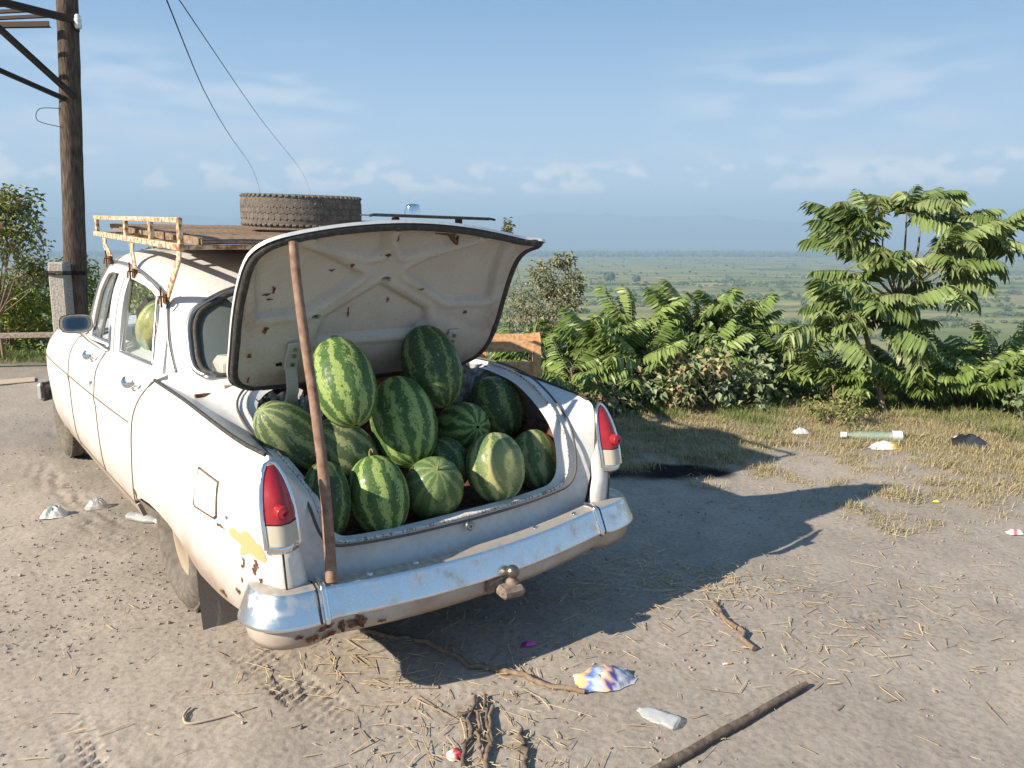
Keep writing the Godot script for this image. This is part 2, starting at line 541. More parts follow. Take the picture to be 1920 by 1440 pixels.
func build_car() -> void:
	var car := thing("saloon_car", "white dusty old saloon car with its boot lid propped open, full of watermelons", "car", car_xf)
	var ref := P(0, 0.75, 2.4)
	var GS := Vector2(1.1, 0.65)
	var shell := part(car, "body", body_shell(ref, GS), M.paint)
	# --- doors and wings, both sides
	for sd in [-1.0, 1.0]:
		var f := side_f(sd)
		var arch_f := []
		for k in 15:
			var a := PI * k / 14.0
			arch_f.append(Vector2(4.70 + 0.31 * cos(a), 0.40 + 0.27 * sin(a)))
		var wing := V([[3.315, 0.33], [3.315, 0.6], [3.315, 0.8], [3.31, 1.0], [3.31, 1.095]])
		for k in 12: wing.append(Vector2(lerpf(3.4, 5.075, k / 11.0), top_of(lerpf(3.4, 5.075, k / 11.0))))
		wing.append_array(V([[5.08, 0.75], [5.07, 0.55], [5.04, 0.45]]))
		wing.append_array(arch_f)
		wing.append_array(V([[4.38, 0.32], [3.9, 0.33], [3.6, 0.33]]))
		var fw := part(car, "front_wing", panel(wing, [], 0.05, f, ref, 0.014, dirt), M.paint)
		if sd < 0:
			var em := MB.new()
			em.tube(V([[-0.862, 0.872, 4.80], [-0.866, 0.885, 4.77], [-0.868, 0.868, 4.74], [-0.868, 0.884, 4.71], [-0.870, 0.866, 4.66], [-0.872, 0.868, 4.6]]).map(func(q): return P(q.x, q.y, q.z)), 0.006, 5)
			part(fw, "script_badge", em, M.trim)
		var fd := V([[2.425, 0.375], [2.425, 0.6], [2.432, 0.8], [2.44, 0.95], [2.45, 1.0], [2.45, 1.1], [3.3, 1.1], [3.305, 0.9], [3.305, 0.375]])
		var door1 := part(car, "front_door", panel(fd, [], 0.045, f, ref, 0.016, dirt), M.paint)
		var rd := V([[2.415, 0.375], [1.72, 0.375], [1.675, 0.46], [1.625, 0.6], [1.59, 0.72], [1.545, 0.83], [1.48, 0.95], [1.44, 1.03], [1.43, 1.078], [1.6, 1.09], [2.44, 1.1], [2.44, 1.0], [2.43, 0.95], [2.422, 0.8], [2.415, 0.6]])
		var door2 := part(car, "rear_door", panel(rd, [], 0.045, f, ref, 0.016, dirt), M.paint)
		# window frames of the doors
		var gf := glass_f(sd)
		var fo := V([[3.125, 0.0], [3.125, 0.4], [3.125, 0.749], [2.95, 0.757], [2.76, 0.755], [2.635, 0.72], [2.575, 0.6], [2.555, 0.3], [2.535, 0.0]])
		var fg := V([[3.035, 0.075], [3.0, 0.4], [2.985, 0.685], [2.82, 0.685], [2.73, 0.66], [2.695, 0.5], [2.68, 0.25], [2.68, 0.06]])
		part(door1, "window_frame", panel(fo, [fg], 0.03, gf, ref, 0.03, dirt, GS), M.paint)
		var ro := V([[3.138, 0.0], [3.76, 0.0], [3.797, 0.25], [3.797, 0.49], [3.765, 0.575], [3.66, 0.652], [3.5, 0.71], [3.33, 0.732], [3.138, 0.742]])
		var rg := V([[3.25, 0.05], [3.69, 0.04], [3.735, 0.25], [3.755, 0.48], [3.725, 0.545], [3.667, 0.594], [3.575, 0.630], [3.44, 0.652], [3.25, 0.668]])
		part(door2, "window_frame", panel(ro, [rg], 0.03, gf, ref, 0.03, dirt, GS), M.paint)
		# rubber channel round each opening
		for pair in [[fg, door1], [rg, door2]]:
			var tb := MB.new()
			var lp := []
			for q in pair[0]:
				var a: Vector3 = gf.call(q)
				lp.append(a - (a - Vector3(0, a.y, a.z)).normalized() * 0.012)
			lp.append(lp[0])
			tb.tube(lp, 0.011, 6, false)
			part(pair[1], "window_seal", tb, M.trim)
		var inset := off_f(gf, -0.02, ref)
		var half := V([[3.25, 0.05], [3.655, 0.042], [3.665, 0.1], [3.6, 0.21], [3.5, 0.30], [3.4, 0.365], [3.27, 0.41]])
		part(door2, "window_glass", panel(half, [], 0.06, inset, ref, 0.0, null, GS), M.glass)
		part(door2, "quarter_glass", panel(V([[3.667, 0.042], [3.69, 0.04], [3.735, 0.25], [3.755, 0.48], [3.725, 0.545], [3.70, 0.56]]), [], 0.06, inset, ref, 0.0, null, GS), M.glass)
		var bar := MB.new()
		bar.tube([inset.call(Vector2(3.66, 0.04)), inset.call(Vector2(3.685, 0.3)), inset.call(Vector2(3.70, 0.565))], 0.011, 6)
		part(door2, "quarter_bar", bar, M.trim)
		part(door1, "quarter_glass", panel(V([[2.68, 0.06], [2.80, 0.06], [2.83, 0.685], [2.73, 0.66], [2.695, 0.5], [2.68, 0.25]]), [], 0.06, inset, ref, 0.0, null, GS), M.glass)
		var bar2 := MB.new()
		bar2.tube([inset.call(Vector2(2.80, 0.06)), inset.call(Vector2(2.83, 0.685))], 0.010, 6)
		part(door1, "quarter_bar", bar2, M.trim)
		# handles
		for hd in [[1.63, 0.993, door2], [2.62, 1.013, door1]]:
			var hb := MB.new()
			var w0: float = hd[0]
			var v0: float = hd[1]
			var pts := []
			for q in [[-0.085, 0.012, 0.030], [-0.05, 0.0, 0.042], [0.0, -0.006, 0.046], [0.05, 0.004, 0.044], [0.09, 0.020, 0.030]]:
				pts.append(P(sd * (S(w0 + q[0], v0) + q[2]), v0 + q[1], w0 + q[0]))
			hb.tube(spline(pts, 3), [0.004, 0.010, 0.013, 0.015, 0.016, 0.016, 0.016, 0.016, 0.015, 0.014, 0.012, 0.009, 0.004], 8)
			for q in [-0.055, 0.06]:
				hb.tube([P(sd * (S(w0 + q, v0 - 0.02) - 0.01), v0 - 0.02, w0 + q), P(sd * (S(w0 + q, v0) + 0.04), v0 - 0.002, w0 + q)], [0.017, 0.010], 8)
			part(hd[2], "handle", hb, M.chrome)
		var lk := MB.new()
		lk.tube([P(sd * (S(2.5, 0.87) - 0.005), 0.87, 2.5), P(sd * (S(2.5, 0.87) + 0.012), 0.87, 2.5)], 0.015, 10)
		part(door1, "key_lock", lk, M.chrome)
		part(car, "door_backing", panel(V([[1.36, 0.42], [1.30, 0.9], [1.33, 1.0], [3.36, 1.02], [3.36, 0.37], [1.8, 0.37]]), [], 0.09, off_f(f, -0.022, ref), ref, 0.0), M.dark)
		for gp in [[[2.42, 0.375], [2.42, 0.6], [2.427, 0.8], [2.435, 0.95], [2.445, 1.06]], [[3.31, 0.34], [3.312, 0.6], [3.312, 0.8], [3.306, 1.0], [3.305, 1.08]], [[1.712, 0.38], [1.672, 0.46], [1.622, 0.6], [1.587, 0.72], [1.541, 0.83], [1.476, 0.95], [1.436, 1.03]], [[1.72, 0.37], [2.5, 0.37], [3.3, 0.37]]]:
			var gb := MB.new()
			var gl := []
			for q in spline(V(gp), 4): gl.append(P(sd * (S(q.x, q.y) + 0.0005), q.y, q.x))
			gb.tube(gl, 0.0045, 5)
			part(shell, "panel_gap", gb, M.gap)
		var cz := MB.new()
		var cl2 := []
		for k in 20:
			var w := lerpf(1.62, 4.95, k / 19.0)
			cl2.append(P(sd * (S(w, 0.808) + 0.0005), 0.808, w))
		cz.tube(cl2, 0.003, 5)
		part(shell, "body_crease", cz, M.gap)
		# sill
		part(car, "sill", panel(V([[1.70, 0.30], [1.70, 0.366], [3.9, 0.366], [3.9, 0.30]]), [], 0.06, f, ref, 0.02, dirt), M.paint)
		# rear wing
		var rw := []
		for k in 14: rw.append(Vector2(lerpf(0.145, 1.425, k / 13.0), top_of(lerpf(0.145, 1.425, k / 13.0))))
		rw.append_array(V([[1.432, 1.03], [1.472, 0.95], [1.537, 0.83], [1.582, 0.72], [1.617, 0.6], [1.667, 0.46], [1.70, 0.39], [1.66, 0.405], [1.52, 0.45], [1.36, 0.468], [1.2, 0.47], [1.05, 0.46], [0.92, 0.435], [0.82, 0.395], [0.74, 0.33], [0.55, 0.315], [0.3, 0.33], [0.12, 0.36], [0.06, 0.42], [0.045, 0.55], [0.036, 0.66], [0.05, 0.74], [0.075, 0.82], [0.115, 0.90]]))
		var holes := []
		var flap := V([[0.562, 0.828], [0.374, 0.815], [0.395, 0.68], [0.415, 0.668], [0.62, 0.66], [0.632, 0.672]])
		if sd < 0: holes = [flap]
		var wingr := part(car, "rear_wing", panel(rw, holes, 0.04, f, ref, 0.014, dirt), M.paint)
		if sd < 0:
			var fl := []
			var cc := Vector2(0.5, 0.745)
			for q in flap: fl.append(cc + (q - cc) * 0.93)
			var ln := MB.new()
			var lp := []
			for q in flap: lp.append(off_f(f, 0.001, ref).call(q))
			lp.append(lp[0])
			ln.tube(lp, 0.0035, 5, false)
			part(wingr, "fuel_flap_gap", ln, M.rust)
			part(wingr, "fuel_flap", panel(fl, [], 0.03, off_f(f, 0.003, ref), ref, 0.01, dirt), M.paint)
			part(wingr, "fuel_recess", panel(flap, [], 0.05, off_f(f, -0.012, ref), ref, 0.0), M.dark)
			# bare filler, flaked paint and rust
			part(wingr, "filler_patch", panel(V([[0.300, 0.648], [0.285, 0.668], [0.258, 0.676], [0.232, 0.667], [0.212, 0.668], [0.196, 0.678], [0.176, 0.682], [0.152, 0.668], [0.132, 0.652], [0.112, 0.648], [0.098, 0.625], [0.09, 0.60], [0.103, 0.588], [0.13, 0.592], [0.15, 0.602], [0.175, 0.604], [0.196, 0.596], [0.222, 0.584], [0.225, 0.602], [0.214, 0.622], [0.236, 0.631], [0.262, 0.634], [0.284, 0.640]]), [], 0.02, off_f(f, 0.0016, ref), ref, 0.002), M.putty)
			var k := 0
			for q in [[0.140, 0.570, 0.010, 0.018], [0.155, 0.545, 0.006, 0.022], [0.21, 0.565, 0.004, 0.018], [0.222, 0.545, 0.006, 0.008], [0.125, 0.515, 0.006, 0.020], [0.10, 0.435, 0.022, 0.010], [0.14, 0.455, 0.010, 0.006], [0.235, 0.49, 0.004, 0.012], [0.37, 0.655, 0.03, 0.006], [0.31, 0.70, 0.008, 0.006], [0.28, 0.43, 0.014, 0.01], [1.55, 0.42, 0.02, 0.012], [1.64, 0.44, 0.016, 0.03], [0.45, 0.36, 0.03, 0.012]]:
				part(wingr, "rust_spot", panel(blob(Vector2(q[0], q[1]), q[2], q[3], k + 5, 0.45), [], 0.015, off_f(f, 0.0022, ref), ref, 0.0), M.rust)
				k += 1
		# dark trim strip along the top of the wing
		var cs := MB.new()
		var cp := []
		for k in 12:
			var w := lerpf(0.16, 1.44, k / 11.0)
			cp.append(P(sd * (S(w, top_of(w)) + 0.002), top_of(w) + 0.001, w))
		cs.tube(cp, 0.008, 6)
		part(wingr, "wing_moulding", cs, M.rubber)
		# gutter along the roof edge, running down behind the rear door
		var dg := MB.new()
		var dp := []
		for q in [[2.49, 0.0], [2.50, 0.3], [2.53, 0.6], [2.60, 0.745], [2.77, 0.778], [3.05, 0.775], [3.33, 0.757], [3.52, 0.73], [3.675, 0.672], [3.78, 0.593], [3.815, 0.507], [3.82, 0.25], [3.845, 0.03]]:
			var a: Vector3 = gf.call(Vector2(q[0], q[1]))
			dp.append(a + Vector3(sd * 0.006, 0.002, 0))
		dg.tube(spline(dp, 4), 0.009, 6)
		part(shell, "rain_gutter", dg, M.trim)
		tail_light(car, sd)
	# --- bonnet and nose
	var hood := MB.new()
	hood.grid(24, 17, func(i, j):
		var w := lerpf(3.15, 5.075, i / 23.0)
		var x := lerpf(-1.0, 1.0, j / 16.0)
		var u := x * (S(w, top_of(w)) - 0.004)
		return P(u, top_of(w) + 0.085 * (1.0 - pow(absf(x), 2.6)) * (1.0 - 0.5 * smoothstep(4.5, 5.1, w)), w), -1.0, dirt)
	part(car, "bonnet", hood, M.paint)
	var nose := MB.new()
	nose.grid(8, 13, func(i, j):
		var v := lerpf(0.36, 0.88, i / 7.0)
		var x := lerpf(-1.0, 1.0, j / 12.0)
		return P(x * 0.66, v, 5.08 + 0.08 * (1.0 - x * x)), 1.0, dirt)
	part(car, "nose", nose, M.paint)
	var fb := MB.new()
	fb.grid(25, 6, func(i, j):
		var x := lerpf(-1.0, 1.0, i / 24.0)
		var pr := [[0.0, 0.36], [0.05, 0.39], [0.06, 0.44], [0.04, 0.49], [0.0, 0.52], [-0.06, 0.53]]
		var o: float = pr[j][0]
		var a := absf(x)
		return P(x * (0.87 + o * 0.3), pr[j][1], 5.16 + o - 0.20 * pow(a, 5.0)), 1.0)
	var front := part(car, "front_bumper", fb, M.blade)
	for sd in [-1.0, 1.0]:
		var ec := MB.new()
		ec.box(P(sd * 0.875, 0.445, 4.985), Vector3(0.05, 0.15, 0.13), Basis(Vector3.UP, sd * 0.25), 0.022)
		part(front, "bumper_end", ec, mat(Color(0.62, 0.62, 0.61), 0.35, 0.7))
	# --- floor, boot, cabin
	var fl := MB.new()
	fl.box(P(0, 0.29, 2.55), Vector3(1.5, 0.02, 4.7))
	fl.box(P(0, 0.42, 0.16), Vector3(1.3, 0.25, 0.02))
	for sd in [-1.0, 1.0]:
		fl.box(P(sd * 0.60, 0.55, 1.25), Vector3(0.02, 0.5, 1.2))
		fl.box(P(sd * 0.60, 0.55, 4.3), Vector3(0.02, 0.5, 1.2))
	part(car, "underbody", fl, M.dark)
	var bt := MB.new()
	bt.box(P(0, 0.515, 0.62), Vector3(1.46, 0.02, 1.0))
	for sd in [-1.0, 1.0]: bt.box(P(sd * 0.69, 0.665, 0.62), Vector3(0.015, 0.29, 0.90))
	bt.box(P(0, 0.75, 1.12), Vector3(1.42, 0.5, 0.02))
	part(car, "boot_lining", bt, M.liner)
	for q in [[-0.40, 0.90, 0.98, 3], [-0.25, 0.86, 0.95, 8], [0.42, 0.97, 0.86, 14], [0.55, 0.94, 0.84, 21]]:
		var cl := MB.new()
		cl.grid(14, 10, func(i, j):
			var a = i / 13.0 - 0.5
			var b = j / 9.0 - 0.5
			var z := 0.05 * n2.get_noise_2d(q[3] * 9.0 + a * 4.0, b * 5.0)
			return P(q[0] + a * 0.22 + z, q[1] + b * 0.20 + z * 0.8, q[2] - 0.10 * absf(a) + 2.0 * z), 1.0)
		part(car, "boot_rag", cl, M.rag)
	var seats := MB.new()
	seats.box(P(0, 0.52, 1.68), Vector3(1.30, 0.26, 0.52), Basis(), 0.05)
	seats.box(P(0, 0.78, 1.34), Vector3(1.30, 0.50, 0.16), Basis(Vector3.RIGHT, -0.22), 0.05)
	part(car, "rear_seat", seats, M.seat)
	var seat2 := MB.new()
	seat2.box(P(0, 0.52, 2.78), Vector3(1.26, 0.26, 0.50), Basis(), 0.05)
	for u in [-0.34, 0.34]: seat2.box(P(u, 0.95, 2.47), Vector3(0.56, 0.78, 0.15), Basis(Vector3.RIGHT, -0.18), 0.06)
	part(car, "front_seat", seat2, M.seat)
	var hl := MB.new()
	hl.grid(73, 10, func(i, j):
		var q := G(TAU * i / 72.0, lerpf(0.70, 1.0, j / 9.0))
		return q + (P(0, 1.1, 2.2) - q).normalized() * 0.03, 1.0)
	part(car, "headlining", hl, M.headlining)
	var sw := MB.new()
	var ring := []
	var sb := Basis(Vector3.RIGHT, -0.55)
	for k in 25: ring.append(P(-0.36, 1.0, 3.05) + sb * Vector3(cos(TAU * k / 24.0), sin(TAU * k / 24.0), 0) * 0.2)
	sw.tube(ring, 0.013, 8, false)
	sw.tube([ring[0], ring[12]], 0.010, 6)
	sw.tube([P(-0.36, 1.0, 3.05), P(-0.36, 0.85, 3.3)], 0.02, 8)
	sw.box(P(0, 0.93, 3.42), Vector3(1.3, 0.2, 0.16), Basis(), 0.04)
	part(car, "steering_wheel", sw, M.rubber)
	var shelf := MB.new()
	shelf.box(P(0, 1.02, 1.24), Vector3(1.18, 0.02, 0.30))
	shelf.box(P(-0.40, 1.09, 1.28), Vector3(0.34, 0.10, 0.16), Basis(Vector3.UP, 0.2), 0.03)
	part(car, "parcel_shelf", shelf, mat(Color(0.5, 0.45, 0.37), 0.9))
	# --- wheels
	wheel(car, -0.735, 1.20, -1.0, 0.0)
	wheel(car, 0.735, 1.20, 1.0, 0.0)
	wheel(car, -0.74, 4.42, -1.0, 0.0)
	wheel(car, 0.74, 4.42, 1.0, 0.0)
	for sd in [-1.0, 1.0]:
		var mf := MB.new()
		mf.grid(9, 7, func(i, j):
			var a = i / 8.0
			return P(sd * lerpf(0.835, 0.60, j / 6.0), lerpf(0.33, 0.055, a), 0.83 - 0.03 * a * a + 0.004 * sin(j * 2.1)), 1.0)
		part(car, "mud_flap", mf, M.flap)
	# --- wing mirror
	var mr := MB.new()
	var mc := P(-0.95, 1.222, 2.42)
	mr.grid(9, 17, func(i, j):
		var r := sin(PI * 0.5 * i / 8.0)
		var a = TAU * j / 16.0
		var e := pow(pow(absf(cos(a)), 4.0) + pow(absf(sin(a)), 4.0), -0.25)
		return mc + Vector3(cos(a) * 0.082 * r * e, sin(a) * 0.052 * r * e, -0.055 * cos(PI * 0.5 * i / 8.0)), -1.0)
	var mg := MB.new()
	mg.grid(2, 17, func(i, j):
		var a = TAU * j / 16.0
		var e := pow(pow(absf(cos(a)), 4.0) + pow(absf(sin(a)), 4.0), -0.25)
		return mc + Vector3(cos(a) * 0.079 * e * i, sin(a) * 0.049 * e * i, 0.004 + 0.010 * sin(a) * e * i), 1.0)
	mr.tube([mc + Vector3(0.02, -0.05, -0.02), mc + Vector3(0.06, -0.1, -0.02), P(-0.80, 1.06, 2.46)], [0.012, 0.010, 0.022], 8)
	part(part(car, "wing_mirror", mr, M.chrome), "mirror_glass", mg, mat(Color(0.22, 0.22, 0.22), 0.06, 1.0))
	rear_end(car, ref)
	boot_lid(car)

func body_shell(ref: Vector3, GS: Vector2) -> MB:
	var all := MB.new()
	var rear := V([[4.712, 0.02], [4.45, 0.017], [4.2, 0.012], [4.06, 0.008], [3.985, 0.02], [3.945, 0.06], [3.93, 0.13], [3.928, 0.22], [3.93, 0.345], [3.952, 0.437], [3.99, 0.491], [4.09, 0.567], [4.19, 0.616], [4.4, 0.665], [4.712, 0.69]])
	var front := V([[1.571, 0.70], [2.0, 0.69], [2.3, 0.64], [2.42, 0.5], [2.45, 0.3], [2.43, 0.1], [2.36, 0.03], [2.0, 0.02], [1.571, 0.02]])
	var ol := V([[1.571, -0.1], [2.0, -0.1], [2.52, -0.1], [2.54, 0.3], [2.56, 0.6], [2.62, 0.727], [2.75, 0.765], [2.95, 0.767], [3.13, 0.757], [3.33, 0.741], [3.5, 0.719], [3.665, 0.661], [3.775, 0.58], [3.807, 0.49], [3.807, 0.25], [3.77, -0.1], [4.0, -0.1], [4.3, -0.1], [4.712, -0.1]])
	ol.append_array(rear)
	ol.append_array(V([[4.712, 0.79], [4.2, 0.79], [3.7, 0.79], [3.3, 0.79], [2.9, 0.79], [2.5, 0.79], [2.0, 0.79], [1.571, 0.79]]))
	ol.append_array(front)
	for sd in [-1.0, 1.0]:
		join(all, panel(ol, [], 0.03, glass_f(sd), ref, 0.02, dirt, GS))
	all.grid(73, 14, func(i, j): return G(TAU * i / 72.0, lerpf(0.79, 1.0, j / 13.0)), -1.0, dirt)
	# deck, valley and tail panel round the boot opening
	var O := V([[0, 1.06, 1.09], [0.35, 1.058, 1.12], [0.60, 1.05, 1.18], [0.74, 1.043, 1.33]])
	for w in [1.36, 1.0, 0.7, 0.4, 0.17]: O.append(Vector3(S(w, top_of(w)), top_of(w), w))
	O.append_array(V([[0.735, 0.90, 0.10], [0.715, 0.74, 0.075], [0.69, 0.60, 0.075], [0.62, 0.46, 0.075], [0.3, 0.44, 0.05], [0, 0.43, 0.045]]))
	var low := [[0.54, 0.606, 0.10], [0.46, 0.588, 0.097], [0.25, 0.578, 0.088], [0, 0.576, 0.085]]
	var IL := V([[0, 1.058, 1.02], [0.33, 1.053, 1.01], [0.46, 1.03, 0.985], [0.53, 1.00, 0.94], [0.575, 0.965, 0.86], [0.60, 0.93, 0.72], [0.605, 0.885, 0.56], [0.595, 0.825, 0.38], [0.59, 0.775, 0.22], [0.592, 0.735, 0.145], [0.578, 0.655, 0.108]] + low)
	var IR := V([[0, 1.058, 1.02], [0.35, 1.06, 1.015], [0.50, 1.058, 0.99], [0.60, 1.052, 0.93], [0.65, 1.045, 0.82], [0.66, 1.03, 0.66], [0.66, 1.0, 0.51], [0.635, 0.94, 0.34], [0.61, 0.86, 0.20], [0.595, 0.775, 0.135], [0.58, 0.665, 0.105]] + low)
	O = along(O, 60)
	for sd in [-1.0, 1.0]:
		var I := along(IL if sd < 0 else IR, 60)
		var ring := func(i: int, t: float, lift: float, inw: float) -> Vector3:
			var o: Vector3 = O[i]
			var q: Vector3 = I[i]
			var out := (o + q) * 0.5 - Vector3(0, 0.55, 0.65)
			out.x *= 0.4
			out = out.normalized()
			var c := q - Vector3(0, 0.66, 0.55)
			c.y *= 0.5
			c = -c.normalized()
			var p: Vector3 = o.lerp(q, t) + out * (-0.018 * sin(PI * t) + 0.012 * smoothstep(0.8, 1.0, t) + lift) + c * inw
			return P(sd * p.x, p.y, p.z)
		all.grid(O.size(), 12, func(i, j):
			if j < 9: return ring.call(i, j / 8.0, 0.0, 0.0)
			var e: Vector2 = [Vector2(0.010, -0.004), Vector2(0.016, -0.022), Vector2(0.035, -0.026)][j - 9]
			return ring.call(i, 1.0, e.y, e.x), (1.0 if sd < 0 else -1.0), dirt)
		var lip := []
		var chan := []
		for i in O.size():
			lip.append(ring.call(i, 1.0, 0.002, 0.008))
			chan.append(ring.call(i, 1.0, -0.005, -0.034))
		lip_lines.append(lip)
		chan_lines.append(chan)
		# end of each wing, behind the tail light
		all.grid(16, 8, func(i, j):
			var v := lerpf(0.36, 0.90, i / 15.0)
			var a = PI * j / 7.0
			var uo := S(0.06, minf(v, top_of(0.06) - 0.005))
			var ui := lerpf(0.66, 0.73, clampf((v - 0.45) / 0.4, 0, 1))
			var lean := 0.022 + 0.075 * clampf((v - 0.62) / 0.22, 0, 1)
			return P(sd * ((uo + ui) * 0.5 + (uo - ui) * 0.5 * cos(a)), v, lerpf(lean + 0.035, lean, sin(a))), (-1.0 if sd < 0 else 1.0), dirt)
	return all

# smooth curve through points at even steps of the length of the first curve
func along(ps: Array, m: int, _same = null) -> Array:
	var t := [0.0]
	for k in ps.size() - 1: t.append(float(k + 1))
	var out := []
	for q in m:
		var x := (ps.size() - 1) * q / float(m - 1)
		var v := Vector3.ZERO
		for ax in 3:
			var ys := []
			for p in ps: ys.append(p[ax])
			v[ax] = cr(t, ys, x)
		out.append(v)
	return out

func join(a: MB, b: MB) -> void:
	var o := a.v.size()
	a.v.append_array(b.v); a.n.append_array(b.n); a.c.append_array(b.c); a.uv.append_array(b.uv)
	for k in b.ix: a.ix.append(k + o)

func tail_light(car: Node, sd: float) -> void:
	var uc := 0.766
	var hw = func(v: float) -> float: return 0.049 * pow(clampf(1.0 - pow(clampf((v - 0.735) / 0.20, 0.0, 1.0), 2.0), 0.0, 1.0), 0.6) + 0.003
	var base = func(v: float) -> float: return 0.018 + 0.085 * pow(clampf((v - 0.65) / 0.28, 0.0, 1.0), 1.5)
	var lens = func(v0: float, v1: float, m: int, lift: float) -> MB:
		var b := MB.new()
		b.grid(m, 9, func(i, j):
			var v := lerpf(v0, v1, i / float(m - 1))
			var x := lerpf(-1.0, 1.0, j / 8.0)
			var h: float = hw.call(v)
			var ridge := clampf((1.0 - absf(x)) * 1.6, 0.0, 1.0) * 0.030 * clampf((0.935 - v) / 0.1, 0, 1) + lift
			return P(sd * (uc + x * h), v, base.call(v) - ridge), (1.0 if sd < 0 else -1.0))
		return b
	var lamp := part(car, "tail_light", lens.call(0.750, 0.928, 15, 0.012), M.red_lens)
	part(lamp, "lower_lens", lens.call(0.678, 0.748, 7, 0.012), M.pale_lens)
	var sp := MB.new()
	var spp := []
	for j in 9:
		var x := lerpf(-1.0, 1.0, j / 8.0)
		spp.append(P(sd * (uc + x * 0.052), 0.749, base.call(0.749) - clampf((1.0 - absf(x)) * 1.6, 0.0, 1.0) * 0.030 - 0.013))
	sp.tube(spp, 0.002, 5)
	part(lamp, "lens_joint", sp, M.dark)
	var bz := MB.new()
	var lp := []
	for k in 15:
		var v := lerpf(0.668, 0.930, k / 14.0)
		lp.append(P(sd * (uc + hw.call(v) + 0.005), v, base.call(v) - 0.008))
	lp.append(P(sd * uc, 0.938, base.call(0.93) - 0.006))
	for k in 15:
		var v := lerpf(0.930, 0.668, k / 14.0)
		lp.append(P(sd * (uc - hw.call(v) - 0.005), v, base.call(v) - 0.008))
	bz.tube(lp, 0.0075, 8)
	part(lamp, "bezel", bz, M.chrome)
	var bp := MB.new()
	bp.grid(5, 9, func(i, j):
		var x := lerpf(-1.0, 1.0, j / 8.0)
		var e = [[0.680, 1.0, 0.030], [0.675, 1.14, 0.042], [0.655, 1.14, 0.042], [0.643, 0.9, 0.024], [0.636, 0.55, 0.0]][i]
		return P(sd * (uc + x * 0.05 * e[1]), e[0], 0.022 - e[2] * clampf((1.0 - absf(x)) * 1.6, 0.25, 1.0)), (-1.0 if sd < 0 else 1.0))
	part(lamp, "lamp_base", bp, M.chrome)
	var bl := MB.new()
	var w0: float = base.call(0.795)
	bl.lathe([Vector2(0.024, 0.0), Vector2(0.024, 0.032), Vector2(0.021, 0.038), Vector2(0.0, 0.039)], Transform3D(Basis(Vector3.RIGHT, PI / 2), P(sd * (uc + 0.004), 0.790, w0 - 0.036)), 18)
	part(lamp, "reflector", bl, M.red_lens)
	# dark seam down the post under the lamp
	var sm := MB.new()
	sm.tube([P(sd * 0.765, 0.64, 0.022), P(sd * 0.752, 0.36, 0.020)], 0.004, 5)
	part(lamp, "post_seam", sm, M.rubber)

func wheel(car: Node, u: float, w: float, sd: float, steer: float) -> void:
	var R := 0.345
	var xf := Transform3D(Basis(Vector3.UP, steer) * Basis(Vector3.BACK, -sd * PI / 2), P(u, R, w))   # y runs outwards
	var b := MB.new()
	b.lathe([Vector2(0.20, -0.07), Vector2(0.25, -0.085), Vector2(0.30, -0.088), Vector2(0.330, -0.075), Vector2(R, -0.06), Vector2(R, -0.03), Vector2(R - 0.006, -0.026), Vector2(R - 0.006, -0.018), Vector2(R, -0.014), Vector2(R, 0.014), Vector2(R - 0.006, 0.018), Vector2(R - 0.006, 0.026), Vector2(R, 0.03), Vector2(R, 0.055), Vector2(0.336, 0.066), Vector2(0.325, 0.076), Vector2(0.31, 0.088), Vector2(0.28, 0.100), Vector2(0.25, 0.098), Vector2(0.21, 0.076), Vector2(0.19, 0.05)], xf, 56)
	var t := part(car, "wheel", b, M.dusty_rubber)
	var lug := MB.new()
	for k in 64:
		var a := TAU * k / 64.0
		var bs := xf.basis * Basis(Vector3.UP, a)
		for q in [[0.058, 0.014], [-0.05, 0.014]]:
			lug.box(xf.origin + bs * Vector3(R - 0.004, q[0], 0), Vector3(0.016, 0.022, 0.020), bs, 0.003)
	part(t, "tread", lug, M.dusty_rubber)
	var rim := MB.new()
	rim.lathe([Vector2(0.0, 0.03), Vector2(0.06, 0.026), Vector2(0.075, 0.015), Vector2(0.12, 0.01), Vector2(0.145, -0.01), Vector2(0.16, 0.0), Vector2(0.172, 0.03), Vector2(0.18, 0.048), Vector2(0.192, 0.052), Vector2(0.20, 0.04)], xf, 40)
	part(t, "rim", rim, tri(mat(Color(0.36, 0.29, 0.22), 0.85, 0.0, 0.3), 2.0))

